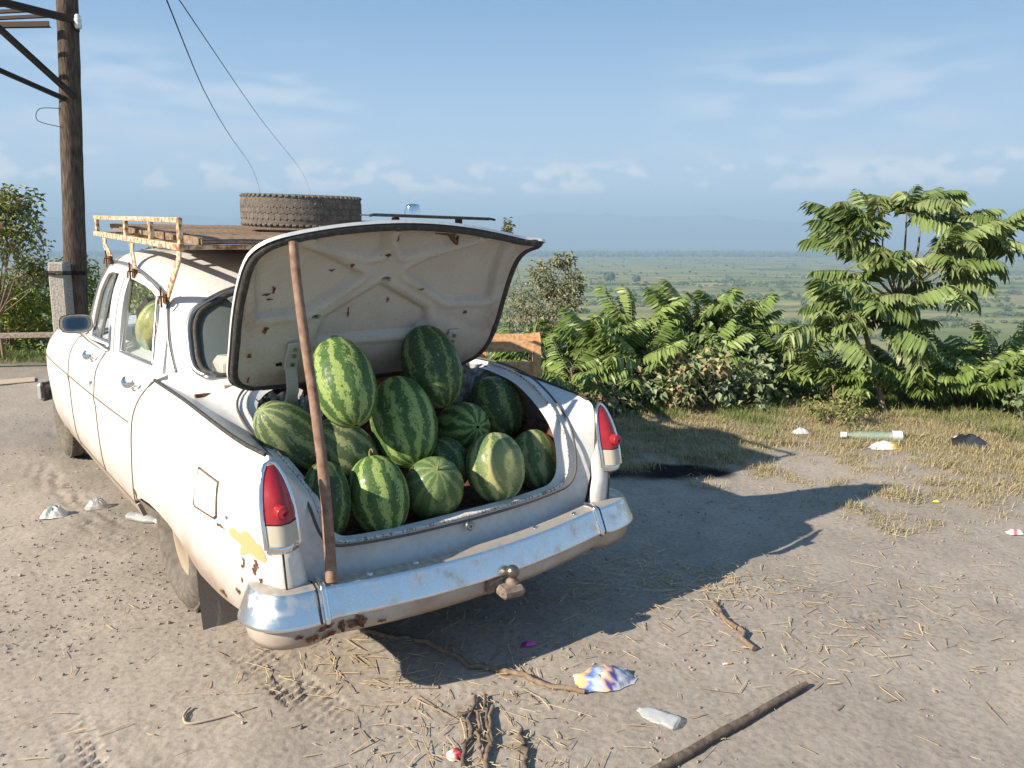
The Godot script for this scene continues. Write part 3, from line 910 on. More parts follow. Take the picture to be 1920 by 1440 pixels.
func rear_end(car: Node, ref: Vector3) -> void:
	# bumper blade swept round the tail
	var path := spline(V([[0.862, 0.24], [0.884, 0.17], [0.886, 0.10], [0.85, 0.03], [0.77, -0.006], [0.62, -0.022], [0.3, -0.045], [0.0, -0.052], [-0.3, -0.045], [-0.62, -0.022], [-0.75, -0.002], [-0.808, 0.035], [-0.832, 0.10], [-0.828, 0.16], [-0.812, 0.22]]), 6)
	var prof := V([[-0.02, 0.397], [0.040, 0.3985], [0.050, 0.400], [0.0545, 0.404], [0.0545, 0.409], [0.0525, 0.414], [0.036, 0.452], [0.018, 0.492], [0.0145, 0.4985], [0.010, 0.503], [0.003, 0.506], [-0.022, 0.510], [-0.05, 0.508]])
	var nrm := func(k: int) -> Vector2:
		var a: Vector2 = path[mini(k + 1, path.size() - 1)] - path[maxi(k - 1, 0)]
		return Vector2(-a.y, a.x).normalized()
	var pt := func(k: int, o: float, v: float) -> Vector3:
		var q: Vector2 = path[k]
		var n: Vector2 = nrm.call(k)
		if n.dot(q - Vector2(0, 0.6)) < 0: n = -n
		var puff := (1.0 + 0.10 * smoothstep(0.60, 0.72, absf(q.x))) * (1.0 - 0.6 * smoothstep(0.12, 0.26, q.y))
		var sink := 0.012 * smoothstep(0.62, 0.7, absf(q.x))
		var sag := 0.026 * maxf(0.0, 1.0 - pow(q.x / 0.62, 2))
		return P(q.x + n.x * o * puff, v - sag - 0.015 * smoothstep(0.12, 0.26, q.y) * clampf((v - 0.46) * 20.0, -1, 1) - sink * (0.53 - v) / 0.15, q.y + n.y * o * puff)
	var m := path.size()
	var b := MB.new()
	b.grid(m, prof.size() - 3, func(i, j): return pt.call(i, prof[j].x, prof[j].y), 1.0)
	var bumper := part(car, "rear_bumper", b, M.blade)
	var tp := MB.new()
	tp.grid(m, 4, func(i, j): return pt.call(i, prof[j + prof.size() - 4].x, prof[j + prof.size() - 4].y), 1.0)
	part(bumper, "top_flange", tp, M.dusty_chrome)
	for sd in [-1.0, 1.0]:
		var rb := MB.new()
		var ks := []
		for k in m:
			if absf(path[k].x - sd * 0.625) < 0.035: ks.append(k)
		var pp := []
		for j in prof.size():
			var k0: int = ks[ks.size() / 2]
			pp.append(pt.call(k0, prof[j].x + 0.004, prof[j].y + 0.003))
		rb.tube(spline(pp, 2), 0.012, 8)
		part(bumper, "joint_strap", rb, M.chrome)
		var pp2 := []
		for q in pp: pp2.append(q + Vector3(sd * 0.022, -0.001, 0.001))
		var jb := MB.new()
		jb.tube(pp2, 0.003, 5)
		part(bumper, "joint_gap", jb, M.dark)
	for q in [-0.47, -0.28, 0.30, 0.52]:
		var bo := MB.new()
		bo.lathe([Vector2(0.013, 0), Vector2(0.012, 0.004), Vector2(0.006, 0.007), Vector2(0, 0.008)], Transform3D(Basis(Vector3.RIGHT, 0.25), P(q, 0.508 - 0.026 * maxf(0.0, 1.0 - pow(q / 0.62, 2)), -0.016)), 12)
		part(bumper, "bolt", bo, M.chrome)
	# painted apron under the blade
	var ap := MB.new()
	ap.grid(m, 6, func(i, j):
		var e = [[0.026, 0.405], [0.032, 0.385], [0.029, 0.350], [0.018, 0.326], [-0.02, 0.316], [-0.10, 0.318]][j]
		return pt.call(i, e[0], e[1]), -1.0, dirt)
	var apron := part(car, "apron", ap, M.paint)
	for q in [[-0.385, 0.354], [0.545, 0.360]]:
		var hb := MB.new()
		hb.box(P(q[0], q[1], -0.066 + 0.06 * absf(q[0])), Vector3(0.06, 0.045, 0.03), Basis(), 0.004)
		part(apron, "jack_hole", hb, M.dark)
		for k in 3:
			var rs := MB.new()
			rs.box(P(q[0] + 0.035 + 0.008 * k, q[1] - 0.012 * k, -0.078 + 0.06 * absf(q[0])), Vector3(0.016, 0.035 - 0.006 * k, 0.004), Basis(Vector3.BACK, 0.3), 0.001)
			part(apron, "rust_streak", rs, M.rust)
	# rust on the left corner of the apron
	var af := func(p: Vector2) -> Vector3:
		var k := 0
		for j in m:
			if path[j].x > p.x: k = j
		var t: float = clampf((path[k].x - p.x) / maxf(path[k].x - path[mini(k + 1, m - 1)].x, 1e-5), 0, 1)
		return pt.call(k, 0.0365, p.y).lerp(pt.call(mini(k + 1, m - 1), 0.0365, p.y), t)
	var n := 0
	for q in [[-0.54, 0.365, 0.035, 0.020], [-0.60, 0.36, 0.012, 0.022], [-0.66, 0.375, 0.03, 0.007], [-0.70, 0.355, 0.02, 0.010], [-0.64, 0.345, 0.03, 0.007], [-0.45, 0.348, 0.02, 0.005], [-0.74, 0.368, 0.012, 0.006]]:
		part(apron, "rust_patch", panel(blob(Vector2(q[0], q[1]), q[2], q[3], n + 31, 0.3), [], 0.012, af, ref, 0.0), M.rust)
		n += 1
	# tow bar with its ball
	var tb := MB.new()
	tb.box(P(0.03, 0.345, 0.02), Vector3(0.075, 0.06, 0.26), Basis(Vector3.UP, -0.05), 0.008)
	tb.box(P(0.07, 0.325, -0.135), Vector3(0.105, 0.045, 0.09), Basis(Vector3.UP, -0.15), 0.014)
	tb.lathe([Vector2(0.028, 0.0), Vector2(0.026, 0.012), Vector2(0.016, 0.02), Vector2(0.014, 0.035)], Transform3D(Basis(), P(0.088, 0.345, -0.13)), 16)
	var tow := part(car, "tow_bar", tb, M.tow)
	var ball := SphereMesh.new()
	ball.radius = 0.027; ball.height = 0.054; ball.radial_segments = 24; ball.rings = 12
	part(tow, "tow_ball", ball, tri(mat(Color(0.24, 0.20, 0.17), 0.35, 0.9), 3.0)).position = P(0.088, 0.393, -0.13)
	# lock in the tail panel, rubber round the boot mouth
	var lk := MB.new()
	lk.lathe([Vector2(0.020, 0.0), Vector2(0.019, 0.012), Vector2(0.015, 0.016), Vector2(0.011, 0.016), Vector2(0.010, 0.012), Vector2(0, 0.013)], Transform3D(Basis(Vector3.RIGHT, PI / 2), P(0.02, 0.540, 0.066)), 18)
	part(car, "boot_lock", lk, M.trim)
	for k in 2:
		var sl := MB.new()
		sl.tube(lip_lines[k], 0.007, 6)
		part(car, "boot_lip", sl, M.lip)
		var ch := MB.new()
		ch.tube(chan_lines[k], 0.0055, 6)
		part(car, "boot_channel", ch, M.trim_dark)
	# rear window, glass and bright surround
	var rear := [[4.06, 0.010], [3.985, 0.022], [3.945, 0.06], [3.93, 0.13], [3.928, 0.22], [3.93, 0.345], [3.952, 0.437], [3.99, 0.491], [4.09, 0.567], [4.19, 0.616], [4.4, 0.665], [4.712, 0.69]]
	var full := V(rear)
	for k in range(rear.size() - 2, -1, -1): full.append(Vector2(9.4248 - rear[k][0], rear[k][1]))
	full.append(Vector2(4.712, 0.02))
	var gp := func(q: Vector2) -> Vector3: return G(q.x, q.y)
	var rwg := part(car, "rear_window", panel(full, [], 0.05, off_f(gp, -0.012, ref), ref, 0.0, null, Vector2(1.1, 0.65)), M.glass)
	for e in [[0.0, 0.015, M.trim, "window_surround"], [0.045, 0.012, M.rubber, "window_rubber"]]:
		var tb2 := MB.new()
		var lp := []
		var ctr := Vector2(4.712, 0.33)
		for q in full:
			var d: Vector2 = q - ctr
			var qq: Vector2 = q - d.normalized() * float(e[0]) * Vector2(0.7, 1.0).length() * 0.6
			var a := G(qq.x, maxf(qq.y, 0.0))
			lp.append(a + (a - P(0, 1.1, 2.0)).normalized() * 0.004)
		lp = spline(lp, 4, true)
		lp.append(lp[0])
		tb2.tube(lp, e[1], 8, false)
		part(rwg, e[3], tb2, e[2])
	var ws := V([[2.0, 0.69], [2.3, 0.64], [2.42, 0.5], [2.45, 0.3], [2.43, 0.1], [2.36, 0.03], [2.0, 0.02]])
	var wsf := ws.duplicate()
	for k in range(ws.size() - 1, -1, -1): wsf.append(Vector2(PI - ws[k].x, ws[k].y))
	part(car, "windscreen", panel(wsf, [], 0.06, off_f(gp, -0.012, ref), ref, 0.0, null, Vector2(1.1, 0.65)), M.glass)

func boot_lid(car: Node) -> void:
	var ol := V([[-0.50, 0.03], [-0.57, 0.045], [-0.625, 0.09], [-0.648, 0.17], [-0.655, 0.35], [-0.652, 0.52], [-0.64, 0.66], [-0.615, 0.725], [-0.565, 0.765], [-0.46, 0.785], [-0.25, 0.80], [0.0, 0.805], [0.25, 0.80], [0.46, 0.79], [0.60, 0.785], [0.70, 0.795], [0.665, 0.74], [0.65, 0.66], [0.655, 0.52], [0.660, 0.35], [0.652, 0.2], [0.63, 0.12], [0.58, 0.065], [0.50, 0.035], [0.2, 0.02], [-0.2, 0.02]])
	ol = spline(ol, 3, true)
	var ref := P(0, 0.9, 0.0)
	var lf := func(p: Vector2) -> Vector3: return lid_at(p.x, p.y)
	var lid := part(car, "boot_lid", panel(ol, [], 0.04, lf, ref, 0.014, dirt), M.paint)
	# pressed inner skin
	var recs := []
	for r in [[[-0.585, 0.684], [-0.546, 0.730], [-0.49, 0.726], [-0.161, 0.542], [-0.355, 0.416], [-0.552, 0.42]], [[0.087, 0.551], [0.409, 0.735], [0.501, 0.73], [0.537, 0.44], [0.322, 0.432]], [[-0.281, 0.283], [-0.265, 0.35], [-0.036, 0.481], [0.203, 0.363], [0.213, 0.317], [0.173, 0.282]], [[-0.37, 0.745], [-0.105, 0.75], [-0.085, 0.657], [-0.132, 0.649]], [[-0.024, 0.748], [0.33, 0.755], [0.038, 0.651]]]:
		var pk := PackedVector2Array()
		for q in r: pk.append(Vector2(q[0], q[1] * 1.05))
		recs.append(pk)
	var gr := [V([[-0.64, 0.30], [-0.52, 0.30], [-0.42, 0.25], [-0.30, 0.36], [-0.06, 0.5]]), V([[0.64, 0.27], [0.5, 0.27], [0.38, 0.33], [0.24, 0.37], [0.0, 0.5]])]
	var depth := func(p: Vector2) -> float:
		var q := Vector2(p.x, p.y * 1.05)
		var h := 0.0
		for k in recs.size():
			var d := poly_d(q, recs[k]) - 0.012
			h -= 0.020 * (1.0 - smoothstep(-0.006, 0.006, d))
			h += 0.009 * exp(-pow((d - 0.028) / 0.015, 2)) - 0.006 * exp(-pow((d + 0.004) / 0.007, 2))
		for l in gr:
			var d := 9.0
			for k in l.size() - 1: d = minf(d, seg_d(p, l[k], l[k + 1]))
			h -= 0.004 * exp(-pow(d / 0.022, 2))
		return h
	var inf := func(p: Vector2) -> Vector3: return lid_at(p.x, p.y) + lid_n(p.x, p.y) * (0.026 + depth.call(p))
	var inset := []
	for q in ol:
		inset.append(Vector2(q.x * 0.945, 0.41 + (q.y - 0.41) * 0.94))
	var slots := []
	for c in [[-0.024, 0.521, 0.026, 0.013], [-0.315, 0.378, 0.022, 0.011]]:
		var o := []
		for k in 16: o.append(Vector2(c[0] + c[2] * cos(TAU * k / 16.0), c[1] + c[3] * sin(TAU * k / 16.0)))
		slots.append(o)
	var skin := part(lid, "inner_skin", panel(inset, slots, 0.0105, inf, P(0, 1.9, 1.6), 0.02, shade_lid), M.inner)
	var sl := MB.new()
	var lp := []
	for q in ol:
		var e := Vector2(q.x * 0.965, 0.41 + (q.y - 0.41) * 0.962)
		lp.append(lid_at(e.x, e.y) + lid_n(e.x, e.y) * 0.018)
	lp.append(lp[0])
	sl.tube(lp, 0.017, 8, false)
	part(lid, "lid_seal", sl, M.rubber)
	# screw holes and chips
	var k := 0
	for q in [[-0.52, 0.345, 0.013, 0.014], [-0.575, 0.235, 0.010, 0.012], [-0.44, 0.175, 0.013, 0.012], [0.43, 0.36, 0.011, 0.010], [-0.50, 0.505, 0.006, 0.020], [-0.525, 0.488, 0.016, 0.005], [-0.51, 0.465, 0.012, 0.004], [-0.56, 0.11, 0.006, 0.014], [-0.05, 0.645, 0.010, 0.010], [-0.03, 0.725, 0.010, 0.008], [0.02, 0.42, 0.005, 0.014], [-0.16, 0.37, 0.004, 0.022], [0.16, 0.475, 0.014, 0.004], [-0.20, 0.60, 0.008, 0.012], [-0.27, 0.565, 0.012, 0.006], [0.46, 0.12, 0.005, 0.010], [-0.36, 0.745, 0.016, 0.010], [0.02, 0.755, 0.024, 0.008]]:
		part(skin, "screw_hole" if k in [0, 1, 2, 3] else "paint_chip", panel(blob(Vector2(q[0], q[1]), q[2], q[3], k + 50, 0.45, 14), [], 0.012, off_f(inf, 0.0025, P(0, 1.9, 1.6)), P(0, 1.9, 1.6), 0.0), M.rust if k != 2 else M.dark)
		k += 1
	# hinges
	for h in [[-0.392, -0.42], [0.392, 0.36]]:
		var hb := MB.new()
		var a: float = h[0]
		var bx := func(s0: float, s1: float, wd: float, th: float) -> void:
			var p0: Vector3 = lid_at(a, s0) + lid_n(a, s0) * 0.036
			var p1: Vector3 = lid_at(a, s1) + lid_n(a, s1) * 0.036
			var y := (p1 - p0).normalized()
			var z := lid_n(a, (s0 + s1) * 0.5)
			z = (z - y * z.dot(y)).normalized()
			hb.box((p0 + p1) * 0.5, Vector3(wd, p0.distance_to(p1), th), Basis(y.cross(z), y, z), 0.004)
		bx.call(0.15, 0.275, 0.062, 0.012)
		var q0: Vector3 = lid_at(a, 0.15) + lid_n(a, 0.15) * 0.036
		var arm := spline([q0 + Vector3(0, 0.02, 0), q0 + Vector3(0, -0.03, 0.012), q0 + Vector3(0, -0.10, 0.010), q0 + Vector3(0, -0.16, -0.04), q0 + Vector3(0, -0.19, -0.12)], 4)
		for j in arm.size() - 1:
			var y: Vector3 = (arm[j + 1] - arm[j]).normalized()
			var x := Vector3.RIGHT
			hb.box((arm[j] + arm[j + 1]) * 0.5, Vector3(0.05, arm[j].distance_to(arm[j + 1]) + 0.004, 0.014), Basis(x, y, x.cross(y)), 0.003)
		var hinge := part(lid, "hinge", hb, M.hinge)
		for s in [0.18, 0.22, 0.25]:
			var bo := MB.new()
			var c: Vector3 = lid_at(a, s) + lid_n(a, s) * 0.042
			bo.tube([c, c + lid_n(a, s) * 0.008], 0.009, 6)
			part(hinge, "bolt", bo, M.trim)
	# catch
	var la := MB.new()
	var lc := inf.call(Vector2(0.20, 0.755)) as Vector3
	la.box(lc + Vector3(-0.02, -0.008, 0.01), Vector3(0.09, 0.016, 0.03), Basis(Vector3.BACK, -0.1), 0.004)
	la.tube([lc + Vector3(0.0, 0.0, 0.01), lc + Vector3(0.01, -0.03, 0.02), lc + Vector3(0.035, -0.05, 0.01), lc + Vector3(0.05, -0.02, 0.0)], [0.014, 0.012, 0.009, 0.006], 6)
	part(lid, "catch", la, M.rust)
	# number plate and its lamp on the outer side
	var pl := MB.new()
	var pc := P(0.10, 1.762, 0.47)
	pl.box(pc, Vector3(0.56, 0.006, 0.125), Basis(Vector3.BACK, -0.012) * Basis(Vector3.RIGHT, 0.05), 0.002)
	pl.tube([pc + Vector3(-0.30, 0.0, 0.06), pc + Vector3(-0.28, 0.004, 0.064), pc + Vector3(0.28, -0.002, 0.064), pc + Vector3(0.31, -0.006, 0.06)], 0.006, 6)
	for x in [-0.15, 0.16]: pl.box(pc + Vector3(x, -0.022, 0.0), Vector3(0.03, 0.04, 0.02), Basis(), 0.004)
	part(lid, "number_plate", pl, M.rubber)
	var lm := MB.new()
	lm.grid(8, 17, func(i, j):
		var a = TAU * j / 16.0
		var e = [[0.040, 0.0], [0.039, 0.02], [0.036, 0.038], [0.033, 0.046], [0.028, 0.050], [0.02, 0.052], [0.01, 0.053], [0.0, 0.053]][i]
		return P(0.05, 1.765, 0.50) + Vector3(cos(a) * e[0] * 0.9, e[1], sin(a) * e[0] * 0.8), -1.0)
	part(lid, "plate_lamp", lm, M.chrome)

# ---------------------------------------------------------------- melons
func melon_tex(sd: int, stripes: int, dark: Color, light: Color, wide: float, pale: float) -> Array:
	var W := 512
	var H := 256
	var im := Image.create_empty(W, H, false, Image.FORMAT_RGB8)
	var nz := FastNoiseLite.new()
	nz.seed = sd
	nz.frequency = 1.0
	nz.fractal_octaves = 3
	for y in H:
		var la := PI * (y + 0.5) / H
		var sl := sin(la)
		for x in W:
			var lo := TAU * x / W
			var px := cos(lo)
			var pz := sin(lo)
			var wob := nz.get_noise_3d(px * 2.2, la * 1.6, pz * 2.2) * 0.5 + nz.get_noise_3d(px * 9.0, la * 9.0, pz * 9.0) * 0.30
			var s := sin(lo * stripes + wob * 4.2) + 0.95 * nz.get_noise_3d(px * 17.0 * sl + 5.0, la * 14.0, pz * 17.0 * sl) + 0.4 * nz.get_noise_3d(px * 45.0 * sl, la * 40.0, pz * 45.0 * sl)
			var k := smoothstep(wide - 0.22, wide + 0.34, s)
			var inner := nz.get_noise_3d(px * 34.0, la * 30.0, pz * 34.0)
			k *= clampf(0.82 + inner * 0.9, 0.25, 1.0)
			var vein := 0.5 + 0.5 * nz.get_noise_3d(px * 14.0, la * 14.0 + 9.0, pz * 14.0)
			var c := dark.lerp(light, k * 0.9)
			c = c.lerp(light, 0.30 * smoothstep(0.50, 0.9, vein))
			# field spot where it lay, and scuffs
			var spot := smoothstep(0.55, 0.95, cos(lo - 1.1) * sl + 0.25 * wob) * pale
			c = c.lerp(Color(0.42, 0.40, 0.17), spot * (0.55 + 0.45 * k))
			var scuff := nz.get_noise_3d(px * 4.0 + 30.0, la * 3.0, pz * 4.0)
			if scuff > 0.42: c = c.lerp(Color(0.36, 0.35, 0.27), 0.6 * smoothstep(0.42, 0.6, scuff))
			c = c.lerp(light, 0.5 * smoothstep(0.22, 0.02, la) + 0.55 * smoothstep(PI - 0.2, PI, la))
			c = c.lerp(Color(0.36, 0.37, 0.25), 0.06 + 0.05 * inner)
			im.set_pixel(x, y, c.linear_to_srgb())
	return [ImageTexture.create_from_image(im)]

func melon_mesh(len_h: float, r: float) -> ArrayMesh:
	var b := MB.new()
	b.grid(33, 49, func(i, j):
		var la = PI * i / 32.0
		var lo = TAU * j / 48.0
		var e := pow(maxf(sin(la), 0.0), 0.88)
		var rr := r * e * (1.0 + 0.008 * cos(lo * 11.0))
		return Vector3(cos(lo) * rr, cos(la) * len_h, sin(lo) * rr), -1.0)
	for i in 33:
		for j in 49: b.uv[i * 49 + j] = Vector2(j / 48.0, i / 32.0)
	return b.mesh()

func build_melons() -> void:
	var defs := [
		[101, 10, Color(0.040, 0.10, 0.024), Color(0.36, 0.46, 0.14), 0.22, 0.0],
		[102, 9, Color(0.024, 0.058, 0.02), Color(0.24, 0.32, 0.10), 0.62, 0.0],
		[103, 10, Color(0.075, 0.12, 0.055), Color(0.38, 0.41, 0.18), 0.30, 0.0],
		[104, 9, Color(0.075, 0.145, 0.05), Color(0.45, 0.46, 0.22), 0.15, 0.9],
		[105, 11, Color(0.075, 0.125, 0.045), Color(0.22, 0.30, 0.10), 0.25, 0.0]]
	var mats := []
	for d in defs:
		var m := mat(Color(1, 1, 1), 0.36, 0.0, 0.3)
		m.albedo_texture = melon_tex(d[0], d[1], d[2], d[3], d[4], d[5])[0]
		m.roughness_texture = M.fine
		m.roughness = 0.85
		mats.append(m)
	var stem_m := mat(Color(0.24, 0.22, 0.09), 0.8)
	# centre (u, v, w), half length, radius, axis from blossom end to stem end (u, v, w), turn, pattern, stem, label
	var L := [
		[-0.337, 1.115, 0.41, 0.190, 0.125, 0.04, 0.81, 0.59, 0.3, 0, 1, "bright striped watermelon at top left of the pile, beside the wooden prop"],
		[0.177, 1.106, 0.575, 0.196, 0.131, -0.01, 0.86, 0.52, 1.9, 1, 0, "dark watermelon with thin pale stripes, topmost of the pile under the middle of the lid"],
		[-0.043, 0.905, 0.46, 0.208, 0.140, 0.13, 0.76, 0.63, 2.6, 0, 0, "large long watermelon in the middle of the heap, half in shadow"],
		[-0.500, 0.890, 0.545, 0.194, 0.111, -0.69, 0.70, -0.15, 0.9, 2, 0, "grey green watermelon lying slanted at far left against the rim of the boot"],
		[-0.300, 0.815, 0.50, 0.155, 0.110, -0.7, 0.68, 0.19, 4.1, 2, 0, "mottled watermelon lying between the prop and the middle, below the bright top one"],
		[-0.500, 0.700, 0.26, 0.150, 0.092, 0.12, 0.95, 0.27, 2.2, 1, 0, "narrow dark watermelon standing upright behind the foot of the wooden prop"],
		[-0.290, 0.684, 0.24, 0.158, 0.118, 0.0, 0.92, 0.38, 5.0, 0, 1, "upright striped watermelon in the front row just right of the prop, short stem up"],
		[-0.030, 0.655, 0.25, 0.152, 0.125, -0.25, 0.74, -0.62, 1.0, 4, 1, "plain mid green watermelon in the front row with its curled stem facing out"],
		[0.268, 0.700, 0.22, 0.152, 0.128, 0.06, 0.96, 0.27, 5.3, 3, 0, "pale mottled watermelon standing upright in the front row right of centre"],
		[0.590, 0.650, 0.335, 0.146, 0.112, 0.08, 0.87, 0.49, 3.6, 3, 0, "yellowish green watermelon at the right end of the front row by the boot corner"],
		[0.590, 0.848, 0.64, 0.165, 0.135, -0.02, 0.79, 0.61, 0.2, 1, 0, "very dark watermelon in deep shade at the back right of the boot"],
		[0.330, 0.806, 0.56, 0.155, 0.118, 0.13, -0.2, 0.97, 0.0, 0, 0, "watermelon with its star marked blossom end facing out, right of the large middle one"],
		[0.140, 0.690, 0.42, 0.120, 0.110, -0.29, 0.91, 0.28, 0.7, 1, 0, "small dark watermelon mostly hidden in the gap behind the front row, right of centre"],
		[-0.160, 0.672, 0.44, 0.090, 0.075, -0.16, 0.87, 0.47, 2.0, 1, 0, "small dark watermelon peeping out behind the front row, left of centre"],
		[-0.605, 1.215, 2.06, 0.15, 0.120, 0.3, 0.9, -0.3, 4.7, 3, 0, "light striped watermelon on the rear seat, the higher one behind the side window"],
		[-0.60, 1.02, 2.22, 0.17, 0.135, 0.3, 0.9, 0.2, 1.7, 3, 0, "light striped watermelon on the rear seat, the lower one behind the wound down glass"]]
	for q in L:
		var y := Vector3(q[5], q[6], -q[7]).normalized()
		var x := y.cross(Vector3(0.2, 0.1, 1.0)).normalized()
		var bs := Basis(x, y, x.cross(y)) * Basis(Vector3.UP, q[8])
		var o := solo("watermelon", melon_mesh(q[3], q[4]), mats[q[9]], q[11], "watermelon", car_xf * Transform3D(bs, P(q[0], q[1], q[2])), "watermelons piled in the car")
		if q[10] == 1:
			var b := MB.new()
			var h: float = q[3]
			b.tube(spline([Vector3(0, h - 0.006, 0), Vector3(0.003, h + 0.012, 0.002), Vector3(0.014, h + 0.024, 0.006), Vector3(0.026, h + 0.020, 0.014), Vector3(0.030, h + 0.008, 0.018)], 4), [0.007, 0.006, 0.005, 0.004, 0.004, 0.004, 0.0035, 0.0035, 0.003, 0.003, 0.003, 0.003, 0.003, 0.0025, 0.0025, 0.002, 0.0015], 7)
			part(o, "stem", b, stem_m)

# ---------------------------------------------------------------- things on and round the car
func build_props() -> void:
	# roof rack
	var R := M.rack as Material
	var rack := thing("roof_rack", "rusty cream roof rack of flat steel clamped to the car roof", "roof rack", car_xf)
	var rail := func(u: float) -> void:
		var topv := func(w: float) -> float: return 1.715 + 0.031 * w
		var bot := func(w: float) -> float: return 1.585 + 0.041 * w
		var bar := func(nm: String, a: Vector3, b: Vector3, wd: float, th: float) -> void:
			var m := MB.new()
			var y := (b - a).normalized()
			var x := Vector3.RIGHT if absf(y.x) < 0.8 else Vector3.BACK
			x = (x - y * x.dot(y)).normalized()
			m.box((a + b) * 0.5, Vector3(wd, a.distance_to(b), th), Basis(x, y, x.cross(y)), 0.003)
			part(rack, nm, m, R)
		bar.call("top_rail", P(u, topv.call(1.26), 1.26), P(u, topv.call(3.15), 3.15), 0.022, 0.024)
		bar.call("bottom_rail", P(u, bot.call(1.26), 1.26), P(u, bot.call(3.18), 3.18), 0.026, 0.030)
		for w in [1.275, 1.78, 2.32, 3.10]: bar.call("upright", P(u, bot.call(w) + 0.012, w), P(u, topv.call(w) - 0.010, w), 0.020, 0.036)
		# feet: strips bent in to the gutter
		var s := signf(u)
		for q in [[1.30, 1.60, 1.40, 0.672], [2.20, 2.12, 1.505, 0.69], [2.90, 2.80, 1.562, 0.672]]:
			var m := MB.new()
			var a := P(u, bot.call(q[0]) - 0.012, q[0])
			var b := P(u + s * 0.004, bot.call(q[0]) - 0.055, q[0] + 0.01)
			var c := P(s * q[3], q[2], q[1])
			var pp := [a, b, c]
			for k in 2:
				var y: Vector3 = (pp[k + 1] - pp[k]).normalized()
				var x := Vector3.RIGHT
				x = (x - y * x.dot(y)).normalized()
				m.box((pp[k] + pp[k + 1]) * 0.5, Vector3(0.010, pp[k].distance_to(pp[k + 1]) + 0.01, (0.046 if q[0] < 1.5 else 0.075 - 0.022 * k)), Basis(x, y, x.cross(y)), 0.003)
			var foot := part(rack, "foot", m, R)
			var cl := MB.new()
			cl.box(c + Vector3(s * 0.008, -0.008, 0), Vector3(0.022, 0.05, 0.04), Basis(), 0.004)
			cl.tube([c + Vector3(s * 0.03, -0.05, 0.0), c + Vector3(s * 0.03, 0.05, 0.0)], 0.005, 6)
			cl.tube([c + Vector3(s * 0.0, 0.0, 0.02), c + Vector3(s * 0.045, 0.005, 0.03), c + Vector3(s * 0.05, -0.03, 0.03)], 0.005, 6)
			part(foot, "clamp", cl, M.rust)
	rail.call(-0.68)
	rail.call(0.68)
	for w in [1.275, 1.9, 2.5, 3.12]:
		var m := MB.new()
		m.box(P(0, 1.585 + 0.041 * w, w), Vector3(1.36, 0.022, 0.032), Basis(Vector3.RIGHT, 0.0), 0.003)
		part(rack, "cross_bar", m, R)
	# plank platform
	var plat := thing("plank_platform", "weathered brown plank platform lying on the roof rack", "platform", car_xf)
	var pw := wood(61, Color(0.10, 0.068, 0.045), Color(0.24, 0.165, 0.11), Color(0.36, 0.26, 0.18), 0.9, 0.35)
	var pw2 := wood(63, Color(0.13, 0.09, 0.06), Color(0.27, 0.19, 0.13), Color(0.38, 0.28, 0.2), 0.9, 0.35)
	for k in 5:
		var m := MB.new()
		var w0 := 1.24 + k * 0.385
		var ww := 0.378
		var nx := 21
		var slope := 0.052
		var vt := func(w: float) -> float: return 1.680 + slope * (w - 1.25)
		var ends := [-0.60 - 0.02 * (k % 2), 0.60 + 0.015 * ((k + 1) % 2)]
		m.grid(nx, 13, func(i, j):
			var u: float = lerpf(ends[0], ends[1], i / float(nx - 1))
			var a = TAU * j / 12.0
			var cs := Vector2(cos(a), sin(a))
			var e := pow(pow(absf(cs.x), 9.0) + pow(absf(cs.y), 5.0), -1.0 / 7.0)
			var w := w0 + ww * 0.5 + cs.x * e * ww * 0.5 + 0.006 * n2.get_noise_2d(u * 3.0, k * 7.0 + a)
			return P(u, vt.call(w) - 0.018 + cs.y * e * 0.018 + 0.004 * n2.get_noise_2d(u * 2.0 + 9.0, k * 5.0), w), 1.0)
		for e in [0, nx - 1]:
			var ps := []
			for j in 12: ps.append(m.v[e * 13 + j])
			if e != 0: ps.reverse()
			m.flat(ps)
		part(plat, "plank", m, pw if k % 2 else pw2)
	# spare tyre
	var R0 := 0.345
	var tw := 0.092
	var tx := car_xf * Transform3D(Basis(Vector3.RIGHT, 0.052), P(0.225, 1.742 + tw + 0.006, 2.06))
	var tm := MB.new()
	tm.lathe([Vector2(0.20, -0.06), Vector2(0.26, -0.088), Vector2(0.31, -tw), Vector2(0.328, -0.084), Vector2(0.338, -0.070), Vector2(0.341, -0.03), Vector2(0.341, 0.03), Vector2(0.338, 0.070), Vector2(0.328, 0.084), Vector2(0.31, tw), Vector2(0.26, 0.088), Vector2(0.20, 0.06), Vector2(0.19, 0.05), Vector2(0.235, 0.05), Vector2(0.25, 0.0), Vector2(0.235, -0.05), Vector2(0.19, -0.05), Vector2(0.20, -0.06)], Transform3D(), 64)
	var gr := M.dusty_rubber.duplicate() as StandardMaterial3D
	var tyre := solo("spare_tyre", tm, gr, "worn grey spare tyre without a rim lying flat on the roof platform", "tyre", tx)
	var tread := MB.new()
	for k in 60:
		var bs := Basis(Vector3.UP, TAU * k / 60.0)
		var bs2 := Basis(Vector3.UP, TAU * (k + 0.5) / 60.0)
		for q in [[-0.064, 0.35, 0], [-0.032, -0.35, 1], [0.0, 0.35, 0], [0.032, -0.35, 1], [0.064, 0.35, 0]]:
			var b: Basis = bs if q[2] == 0 else bs2
			tread.box(b * Vector3(R0 - 0.0082 - (0.004 if absf(q[0]) > 0.05 else 0.0), q[0], 0), Vector3(0.014, 0.0305, 0.0345), b * Basis(Vector3.RIGHT, q[1]), 0.002)
		for s in [-1.0, 1.0]:
			tread.box(bs * Vector3(0.334, s * 0.078, 0), Vector3(0.020, 0.020, 0.022), bs * Basis(Vector3.BACK, s * 0.75), 0.003)
	part(tyre, "tread", tread, gr)
	# prop
	var st := MB.new()
